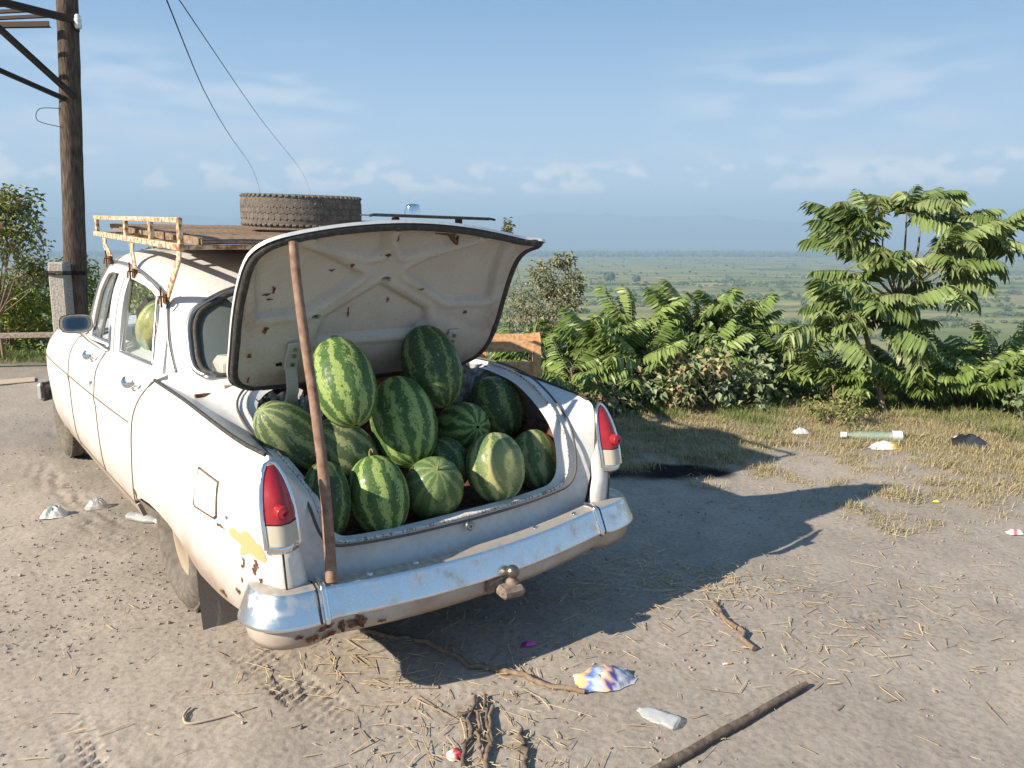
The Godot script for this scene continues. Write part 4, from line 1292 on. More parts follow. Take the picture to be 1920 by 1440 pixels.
	var s0 := P(-0.615, 0.508, -0.012)
	var s1 := P(-0.525, 1.66, 0.355)
	var sp := []
	var rr := []
	for k in 15:
		var t := k / 14.0
		sp.append(s0.lerp(s1, t) + Vector3(0.010 * sin(t * 5.0) + 0.002 * n2.get_noise_1d(k * 30.0), 0, 0.008 * sin(t * 4.0 + 1.0)))
		rr.append(0.0205 - 0.004 * t + 0.0014 * n2.get_noise_1d(k * 47.0))
	st.tube(sp, rr, 14)
	solo("prop_stick", st, wood(65, Color(0.14, 0.075, 0.05), Color(0.26, 0.16, 0.115), Color(0.37, 0.26, 0.19), 0.7, 0.12), "round brown wooden stick propping up the boot lid from the bumper", "stick", car_xf)
	# crates behind the car
	var cw := wood(67, Color(0.42, 0.22, 0.10), Color(0.60, 0.36, 0.19), Color(0.70, 0.47, 0.28), 0.8, 0.1)
	var cw2 := wood(69, Color(0.36, 0.30, 0.23), Color(0.5, 0.42, 0.33), Color(0.6, 0.52, 0.42), 0.85, 0.1)
	for q in [[Vector3(-0.03, 0.435, -6.55), cw, "orange brown slatted wooden crate standing behind the car's right rear wing", -0.02], [Vector3(0.01, 0.0, -6.56), cw2, "greyish wooden crate mostly hidden behind the car, under the orange brown one", -0.03]]:
		var c := thing("wooden_crate", q[2], "crate", Transform3D(Basis(Vector3.UP, q[3]), q[0]), "crates stacked behind the car")
		var W := 0.55
		var D := 0.60
		var H := 0.43
		for sx in [-1.0, 1.0]:
			for sz in [-1.0, 1.0]:
				var m := MB.new()
				m.box(Vector3(sx * (W * 0.5 - 0.035), H * 0.5 + 0.002, sz * (D * 0.5 - 0.010)), Vector3(0.07, H, 0.02), Basis(), 0.002)
				part(c, "corner_post", m, q[1])
		for k in 3:
			for sz in [-1.0, 1.0]:
				if k == 1 and sz < 0: continue
				var m := MB.new()
				m.box(Vector3(0.0, 0.05 + k * 0.165, sz * (D * 0.5 - 0.027)), Vector3(W - 0.004 * k, 0.085, 0.012), Basis(Vector3.BACK, 0.004 * (k - 1)), 0.002)
				part(c, "slat", m, q[1])
			for sx in [-1.0, 1.0]:
				var m := MB.new()
				m.box(Vector3(sx * (W * 0.5 - 0.006), 0.05 + k * 0.165, 0.0), Vector3(0.012, 0.085, D - 0.07), Basis(), 0.002)
				part(c, "slat", m, q[1])
		for k in 4:
			var m := MB.new()
			m.box(Vector3(-W * 0.5 + 0.08 + k * 0.13, 0.012, 0), Vector3(0.09, 0.010, D - 0.08), Basis(), 0.002)
			part(c, "floor_slat", m, q[1])
	build_pole()
	build_litter()

func build_pole() -> void:
	var base := Vector3(-4.97, 0, -8.6)
	var pole := thing("utility_pole", "dark weathered wooden utility pole lashed to a concrete stub, steel bracket on top", "utility pole", Transform3D(Basis(), base))
	var pm := wood(71, Color(0.035, 0.026, 0.02), Color(0.10, 0.077, 0.06), Color(0.19, 0.155, 0.125), 0.95, 0.5)
	pm.uv1_scale = Vector3(3.0, 0.5, 3.0)
	var m := MB.new()
	var topx := 0.33
	m.grid(40, 25, func(i, j):
		var t = i / 39.0
		var y = 6.2 * t
		var a = TAU * j / 24.0
		var r := lerpf(0.120, 0.092, t) + 0.006 * n2.get_noise_2d(y * 2.0, cos(a) * 60.0 + sin(a) * 35.0) + 0.004 * n3.get_noise_2d(y * 0.6, a * 14.0)
		return Vector3(0.03 + topx * t * 1.35 + cos(a) * r, y, -0.03 + sin(a) * r), -1.0)
	part(pole, "pole", m, pm)
	var cm := mat(Color.WHITE, 0.95, 0.0, 0.2)
	cm.albedo_texture = ntex(73, 0.03, [[0.0, Color(0.18, 0.16, 0.14)], [0.4, Color(0.34, 0.31, 0.28)], [1.0, Color(0.46, 0.43, 0.39)]])
	var cb := MB.new()
	cb.box(Vector3(0.05, 0.72, 0.16), Vector3(0.185, 1.46, 0.15), Basis(Vector3.BACK, -0.02), 0.02)
	part(pole, "concrete_stub", cb, tri(bumpy(cm, M.fine, 0.5), 2.0))
	var tie := MB.new()
	for k in 3:
		var ring := []
		for j in 21:
			var a := TAU * j / 20.0
			ring.append(Vector3(0.055 + cos(a) * 0.20, 1.31 + 0.014 * k + 0.01 * sin(a), 0.055 + sin(a) * 0.215))
		tie.tube(ring, 0.006, 5, false)
	part(pole, "wire_lashing", tie, M.dark)
	var sm := tri(mat(Color(0.055, 0.040, 0.033), 0.8, 0.3), 2.0)
	var px := func(y: float) -> float: return 0.03 + topx * 1.35 * y / 6.2
	var beam := func(nm: String, a: Vector3, b: Vector3, w: float) -> void:
		var q := MB.new()
		var y := (b - a).normalized()
		var x := Vector3.UP
		x = (x - y * x.dot(y)).normalized()
		q.box((a + b) * 0.5 + x * (w * 0.5 - 0.005), Vector3(0.010, a.distance_to(b), w), Basis(x.cross(y), y, x) * Basis(Vector3.UP, 0.0), 0.0015)
		q.box((a + b) * 0.5, Vector3(0.010, a.distance_to(b), w), Basis(x, y, y.cross(x) * -1.0), 0.0015)
		part(pole, nm, q, sm)
	# the bracket stands out from the pole towards the left and the road
	var A := Vector3(px.call(3.9) + 0.14, 3.88, 0.16)
	var C := Vector3(0.02, 3.83, 1.25)
	var D := Vector3(-1.0, 3.80, 1.15)
	var E := Vector3(px.call(3.9) - 0.75, 3.85, -0.05)
	beam.call("bracket_beam", A, C, 0.07)
	beam.call("bracket_beam", C, D, 0.07)
	beam.call("bracket_beam", Vector3(px.call(3.9) - 0.1, 3.84, 0.14), E + Vector3(-0.4, 0, 0.1), 0.06)
	for k in 4:
		var t := 0.2 + k * 0.2
		beam.call("bracket_rung", A.lerp(C, t), A.lerp(C, t) + Vector3(-1.1, -0.02, -0.1), 0.035)
	beam.call("bracket_strut", C + Vector3(0.02, 0, -0.05), Vector3(px.call(3.1) + 0.17, 3.12, 0.17), 0.06)
	beam.call("bracket_strut", D + Vector3(0, -0.06, -0.1), Vector3(px.call(3.1) + 0.02, 3.12, 0.10), 0.05)
	beam.call("bracket_post", C + Vector3(-0.01, 0.02, -0.02), C + Vector3(-0.01, 1.2, -0.02), 0.04)
	beam.call("bracket_post", C.lerp(A, 0.25) + Vector3(0, 0.02, 0), C.lerp(A, 0.25) + Vector3(0, 1.2, 0), 0.04)
	var ins := MB.new()
	ins.lathe([Vector2(0.0, -0.07), Vector2(0.025, -0.07), Vector2(0.034, -0.05), Vector2(0.034, -0.02), Vector2(0.026, -0.012), Vector2(0.036, 0.0), Vector2(0.034, 0.025), Vector2(0.024, 0.035), Vector2(0.03, 0.05), Vector2(0.018, 0.068), Vector2(0.0, 0.07)], Transform3D(Basis(), A + Vector3(0.08, 0.0, 0.02)), 16)
	var im := mat(Color(0.75, 0.76, 0.76), 0.2)
	part(pole, "insulator", ins, im)
	var hook := MB.new()
	hook.tube(spline([A, A + Vector3(0.03, -0.07, 0.02), A + Vector3(0.08, -0.10, 0.02), A + Vector3(0.08, -0.05, 0.02)], 4), 0.007, 6)
	hook.tube(spline([Vector3(px.call(3.0) - 0.05, 3.05, 0.06), Vector3(px.call(3.0) - 0.25, 3.04, 0.1), Vector3(px.call(3.0) - 0.28, 2.92, 0.1), Vector3(px.call(3.0) - 0.05, 2.86, 0.06)], 5), 0.004, 5)
	part(pole, "hook", hook, M.dark)
	# the two wires overhead
	var wires := [[Vector3(-3.9, 4.65, -9.0), Vector3(-6.76, 4.80, -18.0), Vector3(-19.1, 5.47, -60.0), "thicker dark overhead wire, the left of the two, running down behind the spare tyre"], [Vector3(-4.47, 4.90, -11.0), Vector3(-7.31, 5.62, -22.0), Vector3(-20.4, 6.74, -80.0), "thinner overhead wire, the right of the two, running down behind the spare tyre"]]
	var wk := 0
	for w in wires:
		var b := MB.new()
		var a0: Vector3 = w[0] + (w[0] - w[1]) * 0.8
		var knots := [a0, w[0], w[1], w[2], w[2] + (w[2] - w[1]) * 2.0 + Vector3(0, -12.0, 0), w[2] + (w[2] - w[1]) * 5.0 + Vector3(0, -85.0, 0)]
		var far := []
		for q in knots: far.append(-q.z)
		var pts := []
		for k in 60:
			var dz := lerpf(far[0], far[5], pow(k / 59.0, 2.0))
			var xs := []
			var ys := []
			for q in knots:
				xs.append(q.x); ys.append(q.y)
			pts.append(Vector3(cr(far, xs, dz), cr(far, ys, dz), -dz))
		b.tube(pts, 0.009 if wk == 0 else 0.008, 5, false)
		solo("overhead_wire", b, M.dark, w[3], "wire", Transform3D(), "overhead wires")
		wk += 1
	# rail fence at far left
	var fw := wood(75, Color(0.16, 0.13, 0.105), Color(0.30, 0.25, 0.20), Color(0.40, 0.34, 0.29), 0.9, 0.3)
	var fence := thing("rail_fence", "low grey wooden rail fence at the left edge, in front of the bushes", "fence", Transform3D(Basis(Vector3.UP, 0.05), Vector3(-6.9, 0, -10.0)))
	var fr := MB.new()
	fr.box(Vector3(-0.6, 0.455, 0.05), Vector3(4.6, 0.07, 0.05), Basis(Vector3.BACK, 0.01), 0.006)
	part(fence, "rail", fr, fw)
	for x in [-2.6, -0.55, 1.55]:
		var q := MB.new()
		q.box(Vector3(x, 0.20, 0.0), Vector3(0.08, 0.56, 0.06), Basis(Vector3.BACK, 0.03), 0.008)
		part(fence, "post", q, fw)

# ---------------------------------------------------------------- litter and sticks
func crumpled(w: float, d: float, h: float, sd: int, cols: Array, stripes := 0.0) -> MB:
	var b := MB.new()
	b.grid(17, 13, func(i, j):
		var a = i / 16.0 - 0.5
		var c = j / 12.0 - 0.5
		var z := n2.get_noise_3d(a * 3.0 * w * 10.0 + sd * 11.0, c * 3.0, sd) * 0.6 + 0.18 * n3.get_noise_2d(a * 0.5 + sd * 5.0, c * 0.5)
		var y := h * clampf((1.0 - 3.2 * a * a - 2.6 * c * c) * 0.8 + 0.5 * z, 0.0, 1.4)
		y *= (1.0 - pow(2.0 * absf(a), 6.0)) * (1.0 - pow(2.0 * absf(c), 6.0))
		return Vector3(a * w * (1.0 - 0.5 * c * c + 0.15 * n2.get_noise_2d(c * 1.5, sd * 3.0)), 0.006 + y, c * d * (1.0 - 0.9 * a * a + 0.2 * n2.get_noise_2d(a * 1.5, sd * 7.0))), -1.0)
	for k in b.v.size():
		var t := b.uv[k].x + b.uv[k].y * stripes + 0.12 * n2.get_noise_2d(b.v[k].x * 30.0, b.v[k].z * 30.0 + sd)
		b.c[k] = cols[clampi(int(t * cols.size()), 0, cols.size() - 1)]
	return b

func twig(a: Vector3, c: Vector3, r0: float, r1: float, sd: int, wob := 0.03, m := 12) -> MB:
	var b := MB.new()
	var ps := []
	var rs := []
	for k in m:
		var t := k / float(m - 1)
		var p := a.lerp(c, t)
		p += Vector3(n2.get_noise_2d(t * 2.2, sd * 17.0), 0.25 * absf(n2.get_noise_2d(t * 2.0, sd * 29.0)), n2.get_noise_2d(t * 2.2, sd * 23.0)) * wob * sin(PI * clampf(t, 0.05, 0.95)) * 3.0
		ps.append(p)
		rs.append(lerpf(r0, r1, t) * (1.0 + 0.18 * n2.get_noise_2d(t * 9.0, sd * 3.0)))
	b.tube(ps, rs, 9)
	return b

func build_litter() -> void:
	var vc := func(r: float) -> StandardMaterial3D:
		var m := mat(Color(1, 1, 1), r, 0.0, 0.5)
		m.vertex_color_use_as_albedo = true
		return m
	var foil := vc.call(0.32) as StandardMaterial3D
	var dull := vc.call(0.8) as StandardMaterial3D
	var wh := Color(0.75, 0.74, 0.72)
	var xf := func(x: float, z: float, turn: float) -> Transform3D: return Transform3D(Basis(Vector3.UP, turn), Vector3(x, ground_y(x, z), z))
	solo("snack_packet", crumpled(0.235, 0.15, 0.055, 3, [wh, Color(0.65, 0.6, 0.2), Color(0.75, 0.45, 0.25), Color(0.12, 0.2, 0.5), Color(0.4, 0.5, 0.65), Color(0.75, 0.5, 0.35), Color(0.08, 0.06, 0.25), Color(0.55, 0.55, 0.6)], 0.35), foil, "crumpled blue and orange snack packet on the dirt behind the car", "packet", xf.call(0.355, -2.70, 0.25))
	var clearm := StandardMaterial3D.new()
	clearm.albedo_color = Color(0.88, 0.9, 0.9, 0.38)
	clearm.transparency = BaseMaterial3D.TRANSPARENCY_ALPHA
	clearm.roughness = 0.22
	clearm.cull_mode = BaseMaterial3D.CULL_DISABLED
	var bottle := func(r: float, len: float, sq: float) -> MB:
		var b := MB.new()
		var pr := [[0.0, 0.0], [0.8, 0.0], [1.0, 0.04], [1.0, 0.25], [0.93, 0.28], [1.0, 0.31], [1.0, 0.55], [0.94, 0.58], [1.0, 0.62], [0.85, 0.76], [0.5, 0.87], [0.36, 0.92], [0.36, 0.97]]
		b.grid(pr.size(), 19, func(i, j):
			var a = TAU * j / 18.0
			var c := 1.0 + 0.5 * (1.0 - sq) * n2.get_noise_2d(i * 40.0, a * 20.0)
			return Vector3(pr[i][1] * len, r * sq + sin(a) * r * pr[i][0] * sq * c, cos(a) * r * pr[i][0] * c * (1.0 + (1.0 - sq) * 0.4)), 1.0)
		return b
	solo("crushed_bottle", bottle.call(0.030, 0.155, 0.45), clearm, "flattened clear plastic bottle lying below the snack packet", "plastic bottle", xf.call(0.575, -2.415, 2.55))
	var bb := solo("plastic_bottle", bottle.call(0.047, 0.50, 0.8), clearm, "long pale green empty plastic bottle lying in the grass at right", "plastic bottle", xf.call(3.33, -6.36, 3.0))
	(bb.material_override) = clearm.duplicate()
	(bb.material_override as StandardMaterial3D).albedo_color = Color(0.72, 0.80, 0.74, 0.35)
	var cap := MB.new()
	cap.tube([Vector3(0.465, 0.038, 0), Vector3(0.505, 0.038, 0)], 0.026, 14)
	part(bb, "cap", cap, mat(Color(0.8, 0.8, 0.8), 0.4))
	var lab := MB.new()
	lab.tube([Vector3(0.02, 0.038, 0), Vector3(0.10, 0.038, 0)], 0.049, 16, false)
	part(bb, "label", lab, mat(Color(0.72, 0.72, 0.72), 0.5))
	solo("wrapper", crumpled(0.27, 0.14, 0.06, 9, [Color(0.3, 0.3, 0.45), wh, wh, wh, wh, Color(0.75, 0.5, 0.08)], 0.2), foil, "white silver wrapper with a yellow end beside the long plastic bottle", "wrapper", xf.call(3.06, -6.13, 0.12))
	solo("black_bag", crumpled(0.32, 0.20, 0.09, 14, [Color(0.02, 0.02, 0.022), Color(0.02, 0.02, 0.022), Color(0.05, 0.05, 0.055)], 0.3), vc.call(0.22), "crumpled shiny black plastic bag in the grass at far right", "plastic bag", xf.call(3.79, -6.20, -0.3))
	solo("bag_scrap", crumpled(0.14, 0.10, 0.05, 15, [Color(0.6, 0.6, 0.6), Color(0.7, 0.7, 0.7), Color(0.5, 0.2, 0.2)], 0.3), foil, "small silvery scrap on top of the black plastic bag", "wrapper", xf.call(3.77, -6.30, 0.3))
	solo("grey_bag", crumpled(0.17, 0.11, 0.05, 16, [Color(0.5, 0.52, 0.53), Color(0.62, 0.64, 0.65)], 0.3), foil, "pale grey plastic scrap in the dry grass near the weeds", "plastic scrap", xf.call(2.55, -6.62, 0.3))
	solo("blue_wrapper", crumpled(0.09, 0.05, 0.02, 17, [Color(0.12, 0.2, 0.5), Color(0.35, 0.45, 0.65)], 0.3), foil, "small blue wrapper in the dry grass", "wrapper", xf.call(2.30, -6.80, 0.1))
	solo("red_white_wrapper", crumpled(0.10, 0.06, 0.03, 18, [wh, wh, Color(0.6, 0.15, 0.2), wh], 0.3), foil, "white and red wrapper on the bare dirt at the right edge", "wrapper", xf.call(2.92, -4.24, 0.1))
	solo("yellow_scrap", crumpled(0.05, 0.03, 0.015, 19, [Color(0.75, 0.6, 0.12)], 0.3), dull, "tiny yellow scrap at the edge of the grass", "scrap", xf.call(2.75, -4.77, 0.1))
	solo("pink_scrap", crumpled(0.062, 0.035, 0.014, 20, [Color(0.45, 0.03, 0.25), Color(0.55, 0.08, 0.35)], 0.3), foil, "bright pink scrap in the shadow behind the car", "scrap", xf.call(0.07, -2.96, 0.2))
	solo("red_wrapper", crumpled(0.062, 0.055, 0.02, 21, [Color(0.6, 0.05, 0.06), wh, Color(0.5, 0.52, 0.5), Color(0.6, 0.07, 0.08)], 0.6), foil, "torn red and white wrapper at the bottom beside the bundle of twigs", "wrapper", xf.call(-0.19, -2.28, 0.8))
	solo("torn_carton", crumpled(0.15, 0.12, 0.07, 22, [wh, Color(0.6, 0.62, 0.58), Color(0.12, 0.2, 0.2), wh], 0.4), dull, "torn white carton on the dirt at far left of the rear wheel", "carton", xf.call(-2.82, -4.52, 0.4))
	solo("crushed_cup", crumpled(0.14, 0.10, 0.07, 23, [Color(0.62, 0.6, 0.56), Color(0.7, 0.68, 0.65)], 0.4), clearm, "crushed clear plastic cup lying between the torn carton and the car", "plastic cup", xf.call(-2.63, -4.66, 0.5))
	var b2 := solo("small_bottle", bottle.call(0.034, 0.25, 0.7), clearm, "small clear bottle with a white cap lying beside the rear wheel", "plastic bottle", xf.call(-2.33, -4.47, -0.45))
	var cap2 := MB.new()
	cap2.tube([Vector3(0.235, 0.024, 0), Vector3(0.262, 0.024, 0)], 0.017, 12)
	part(b2, "cap", cap2, mat(Color(0.75, 0.75, 0.74), 0.4))
	var cb := MB.new()
	cb.box(Vector3(0, 0.012, 0), Vector3(0.5, 0.012, 0.34), Basis(Vector3.BACK, 0.012), 0.003)
	solo("cardboard_sheet", cb, mat(Color(0.50, 0.40, 0.29), 0.9), "flat tan cardboard sheet lying ahead of the front wheel", "cardboard", xf.call(-6.05, -9.15, 0.55))
	var cg := MB.new()
	cg.tube([Vector3(-0.012, 0.006, 0), Vector3(0.005, 0.006, 0)], 0.0045, 8)
	var butt := solo("cigarette_end", cg, mat(Color(0.72, 0.7, 0.66), 0.8), "cigarette end with an orange tip on the dirt right of the packet", "cigarette end", xf.call(0.85, -2.81, 0.2))
	var ct := MB.new()
	ct.tube([Vector3(0.0052, 0.006, 0), Vector3(0.022, 0.006, 0)], 0.0048, 8)
	part(butt, "filter_tip", ct, mat(Color(0.55, 0.25, 0.08), 0.8))
	var cd := MB.new()
	cd.tube(spline([Vector3(0.20, 0.008, -0.02), Vector3(0.14, 0.009, 0.02), Vector3(0.06, 0.01, 0.06), Vector3(0.0, 0.009, 0.075), Vector3(-0.03, 0.008, 0.04), Vector3(-0.035, 0.008, 0.0), Vector3(-0.03, 0.008, -0.02)], 5), 0.0045, 6)
	solo("bent_cord", cd, mat(Color(0.42, 0.36, 0.29), 0.9), "bent loop of pale cord on the dirt at lower left", "cord", xf.call(-1.13, -2.50, 0.0))
	# sticks
	var sm := wood(81, Color(0.11, 0.075, 0.05), Color(0.24, 0.175, 0.125), Color(0.37, 0.29, 0.22), 0.9, 0.15)
	var sm2 := wood(83, Color(0.06, 0.045, 0.035), Color(0.15, 0.115, 0.09), Color(0.26, 0.21, 0.17), 0.9, 0.15)
	var gy := func(x: float, z: float, e: float) -> Vector3: return Vector3(x, ground_y(x, z) + e, z)
	solo("thick_stick", twig(gy.call(0.40, -2.13, 0.018), gy.call(1.11, -2.65, 0.016), 0.017, 0.013, 1, 0.0015), sm2, "thick straight grey brown stick lying at bottom right", "stick")
	solo("long_twig", twig(gy.call(-0.66, -3.10, 0.012), gy.call(0.27, -2.61, 0.012), 0.011, 0.010, 2, 0.035, 18), sm, "long thin twig running out from under the bumper into the sun", "twig")
	solo("short_stick", twig(gy.call(0.925, -3.33, 0.012), gy.call(0.99, -2.91, 0.012), 0.010, 0.012, 4, 0.02), sm, "short crooked stick on the dirt right of the car's shadow", "stick")
	var nm := ["longest twig of the bundle at bottom centre, on its left side", "forked grey twig in the middle of the bundle at bottom centre", "pale twig leaning across the bundle at bottom centre", "thick dark twig on the right side of the bundle at bottom centre", "broken twig end at the top of the bundle at bottom centre"]
	var bd := [[-0.16, -2.22, -0.135, -2.60, 0.008], [-0.10, -2.24, -0.125, -2.50, 0.007], [-0.07, -2.30, -0.10, -2.60, 0.007], [-0.085, -2.16, -0.07, -2.53, 0.010], [-0.19, -2.48, -0.15, -2.50, 0.006]]
	for k in 5:
		var q: Array = bd[k]
		solo("dry_twig", twig(gy.call(q[0], q[1], 0.010 + 0.004 * (k % 3)), gy.call(q[2], q[3], 0.012), q[4], q[4] * 0.8, 10 + k, 0.012), sm if k % 2 else sm2, nm[k], "twig", Transform3D(), "bundle of twigs")
	solo("dry_twig", twig(gy.call(0.045, -2.18, 0.012), gy.call(0.03, -2.40, 0.010), 0.009, 0.007, 31, 0.012), sm2, "dark broken twig standing apart, right of the twig bundle", "twig", Transform3D(), "bundle of twigs")

# ---------------------------------------------------------------- ground, valley, sky
const EX := [-40.0, -12.0, -6.0, -2.0, 0.0, 3.0, 6.0, 12.0, 40.0]
const EZ := [-12.0, -11.6, -11.0, -9.6, -9.0, -8.7, -8.5, -8.8, -9.0]
func beyond(x: float, z: float) -> float: return cr(EX, EZ, x) - z
func hill_y(e: float) -> float:
	if e <= 0.0: return 0.0
	var s := smoothstep(0.0, 2.5, e)
	return -112.0 * (1.0 - exp(-e * 0.62 * s / 112.0))
# tyre prints: from, to, width
const TRACKS := [[-3.9, -5.9, -2.1, -4.0, 0.20], [-4.5, -6.9, -2.6, -5.6, 0.20], [-1.12, -2.98, -0.55, -2.38, 0.17], [-1.6, -2.5, -1.2, -2.0, 0.12], [1.4, -3.1, 3.4, -3.5, 0.2]]
func ground_y(x: float, z: float) -> float:
	var y := hill_y(beyond(x, z))
	y += 0.020 * n1.get_noise_2d(x * 0.9, z * 0.9)
	y += 0.009 * n2.get_noise_2d(x * 0.8, z * 0.8)
	return y
func ground_fine(x: float, z: float) -> float:
	var y := ground_y(x, z)
	var rough := 0.55 + 0.9 * clampf(n1.get_noise_2d(x * 3.0 + 50.0, z * 3.0) + 0.35, 0.0, 1.0)
	var r := n3.get_noise_2d(x, z)
	var r2 := n3.get_noise_2d(x * 2.7 + 31.0, z * 2.7)
	y += rough * (0.0022 * r * absf(r) * 2.0 + 0.0007 * r2)
	var p := Vector2(x, z)
	for t in TRACKS:
		var a := Vector2(t[0], t[1])
		var b := Vector2(t[2], t[3])
		var ab := b - a
		var s := (p - a).dot(ab) / ab.length_squared()
		if s < 0.0 or s > 1.0: continue
		var across := (p - a).cross(ab.normalized())
		if absf(across) > t[4] * 0.5: continue
		var along := s * ab.length()
		var k := smoothstep(0.0, 0.12, s) * (1.0 - smoothstep(0.85, 1.0, s)) * (0.5 + n2.get_noise_2d(x * 2.0, z * 2.0))
		var rib := floorf((across / t[4] + 0.5) * 4.0)
		y += k * (0.009 * signf(sin((along + rib * 0.013) * TAU / 0.042)) * 0.5 - 0.006)
	return y

func build_ground() -> void:
	var gm := mat(Color(1, 1, 1), 0.95, 0.0, 0.15)
	gm.vertex_color_use_as_albedo = true
	gm.albedo_texture = ntex(91, 0.03, [[0.0, Color(0.72, 0.68, 0.62)], [0.35, Color(0.90, 0.88, 0.85)], [0.6, Color(1, 1, 1)], [0.85, Color(1.0, 0.97, 0.92)], [1.0, Color(0.80, 0.74, 0.66)]], 1024)
	tri(bumpy(gm, ntex(92, 0.02, [], 1024, FastNoiseLite.TYPE_SIMPLEX_SMOOTH, 6), 0.22), 0.9, true)
	var th := []
	var a := -40.0
	while a <= 40.0:
		th.append(deg_to_rad(a)); a += 0.2
	while a < 320.0:
		th.append(deg_to_rad(a)); a += 5.0
	th.append(deg_to_rad(320.0))
	var rs := []
	var r := 0.35
	while r < 18.0 or r < 90.0 and r * 1.3 < 120.0:
		rs.append(r)
		if r > 18.0: r *= 1.25
		r *= 1.05 if r < 1.8 else (1.0075 if r < 7.0 else 1.016)
	var b := MB.new()
	var colf := func(p: Vector3) -> Color:
		var big := n1.get_noise_2d(p.x * 0.8 + 7.0, p.z * 0.8)
		var mid := n2.get_noise_2d(p.x * 0.9, p.z * 0.9 + 40.0)
		var c := Color(0.395, 0.347, 0.300).lerp(Color(0.335, 0.297, 0.260), clampf(0.4 + big * 1.1, 0.0, 1.0))
		c = c * (1.0 + 0.12 * mid + 0.10 * n2.get_noise_2d(p.x * 2.6 + 5.0, p.z * 2.6) + 0.05 * n3.get_noise_2d(p.x * 0.5, p.z * 0.5))
		# oily wet patch beyond the car
		var d := Vector2((p.x - 1.15) / 0.55, (p.z + 5.45) / 0.28).length() + 0.5 * mid
		c = c.lerp(Color(0.022, 0.02, 0.02), 1.0 - smoothstep(0.5, 1.0, d))
		# grassy verge: soil darker, then green
		var e := beyond(p.x, p.z)
		var verge := clampf(smoothstep(-4.0, -2.6, e + 1.2 * big + 0.6 * mid), 0.0, 1.0) * smoothstep(-3.5, 0.5, p.x)
		verge = maxf(verge, smoothstep(-1.0, 0.2, e))
		c = c.lerp(Color(0.24, 0.20, 0.125), verge * 0.8)
		c = c.lerp(Color(0.07, 0.085, 0.035), smoothstep(-1.2, 0.4, e + 0.5 * mid) * 0.85)
		c.a = 1.0
		return c
	b.grid(rs.size(), th.size(), func(i, j):
		var an: float = th[0] if j == th.size() - 1 else th[j]
		var ri := minf(rs[i], lerpf(18.0, 90.0, smoothstep(0.0, 0.5, -cos(an))))
		var x := ri * sin(an)
		var z := -ri * cos(an)
		var near: bool = j < 402 and rs[i] > 1.6 and rs[i] < 9.5
		return Vector3(x, ground_fine(x, z) if near else ground_y(x, z), z), -1.0, colf)
	structure("ground", b, gm)
	# the slope below and the valley floor
	var hm := mat(Color(1, 1, 1), 1.0, 0.0, 0.0)
	hm.albedo_texture = ntex(95, 0.02, [[0.0, Color(0.09, 0.12, 0.045)], [0.18, Color(0.15, 0.19, 0.07)], [0.3, Color(0.32, 0.29, 0.15)], [0.45, Color(0.20, 0.24, 0.09)], [0.55, Color(0.46, 0.36, 0.22)], [0.6, Color(0.28, 0.29, 0.13)], [0.75, Color(0.16, 0.20, 0.075)], [0.85, Color(0.40, 0.34, 0.20)], [1.0, Color(0.24, 0.27, 0.11)]], 1024, FastNoiseLite.TYPE_CELLULAR)
	hm.uv1_triplanar = true
	hm.uv1_world_triplanar = true
	hm.uv1_scale = Vector3(0.00042, 0.00042, 0.0010)
	hm.detail_enabled = true
	hm.detail_blend_mode = BaseMaterial3D.BLEND_MODE_MUL
	hm.detail_albedo = ntex(96, 0.01, [[0.0, Color(0.6, 0.65, 0.5)], [0.4, Color(0.9, 0.9, 0.8)], [1.0, Color(1.0, 0.95, 0.85)]], 1024)
	hm.detail_uv_layer = BaseMaterial3D.DETAIL_UV_2
	hm.uv2_triplanar = true
	hm.uv2_world_triplanar = true
	hm.uv2_scale = Vector3(0.0006, 0.0006, 0.0031)
	var h := MB.new()
	var hr := []
	r = 14.0
	while r < 15000.0:
		hr.append(r); r *= 1.035
	h.grid(hr.size(), 241, func(i, j):
		var an := deg_to_rad(lerpf(-180.0, 180.0, j / 240.0))
		var x: float = hr[i] * sin(an)
		var z: float = -hr[i] * cos(an)
		var e := beyond(clampf(x, -40.0, 40.0), z)
		return Vector3(x, hill_y(e) - 0.06 + minf(e * 0.01, 6.0) * n1.get_noise_2d(x * 0.02, z * 0.02), z), -1.0)
	structure("valley_floor", h, hm)
	var mm := mat(Color(0.22, 0.25, 0.24), 1.0, 0.0, 0.0)
	var mt := MB.new()
	mt.grid(14, 220, func(i, j):
		var an := deg_to_rad(lerpf(-72.0, 72.0, j / 219.0))
		var t = i / 13.0
		var R = 12500.0 + 4500.0 * t
		var nz := 0.82 + 0.22 * n1.get_noise_2d(an * 6.0, 3.0) + 0.14 * n1.get_noise_2d(an * 22.0, t * 3.0 + 8.0) + 0.08 * n2.get_noise_2d(an * 40.0, t * 6.0)
		return Vector3(R * sin(an), -115.0 + 800.0 * pow(sin(t * PI * 0.5), 1.3) * nz, -R * cos(an)), -1.0)
	structure("mountains", mt, mm)

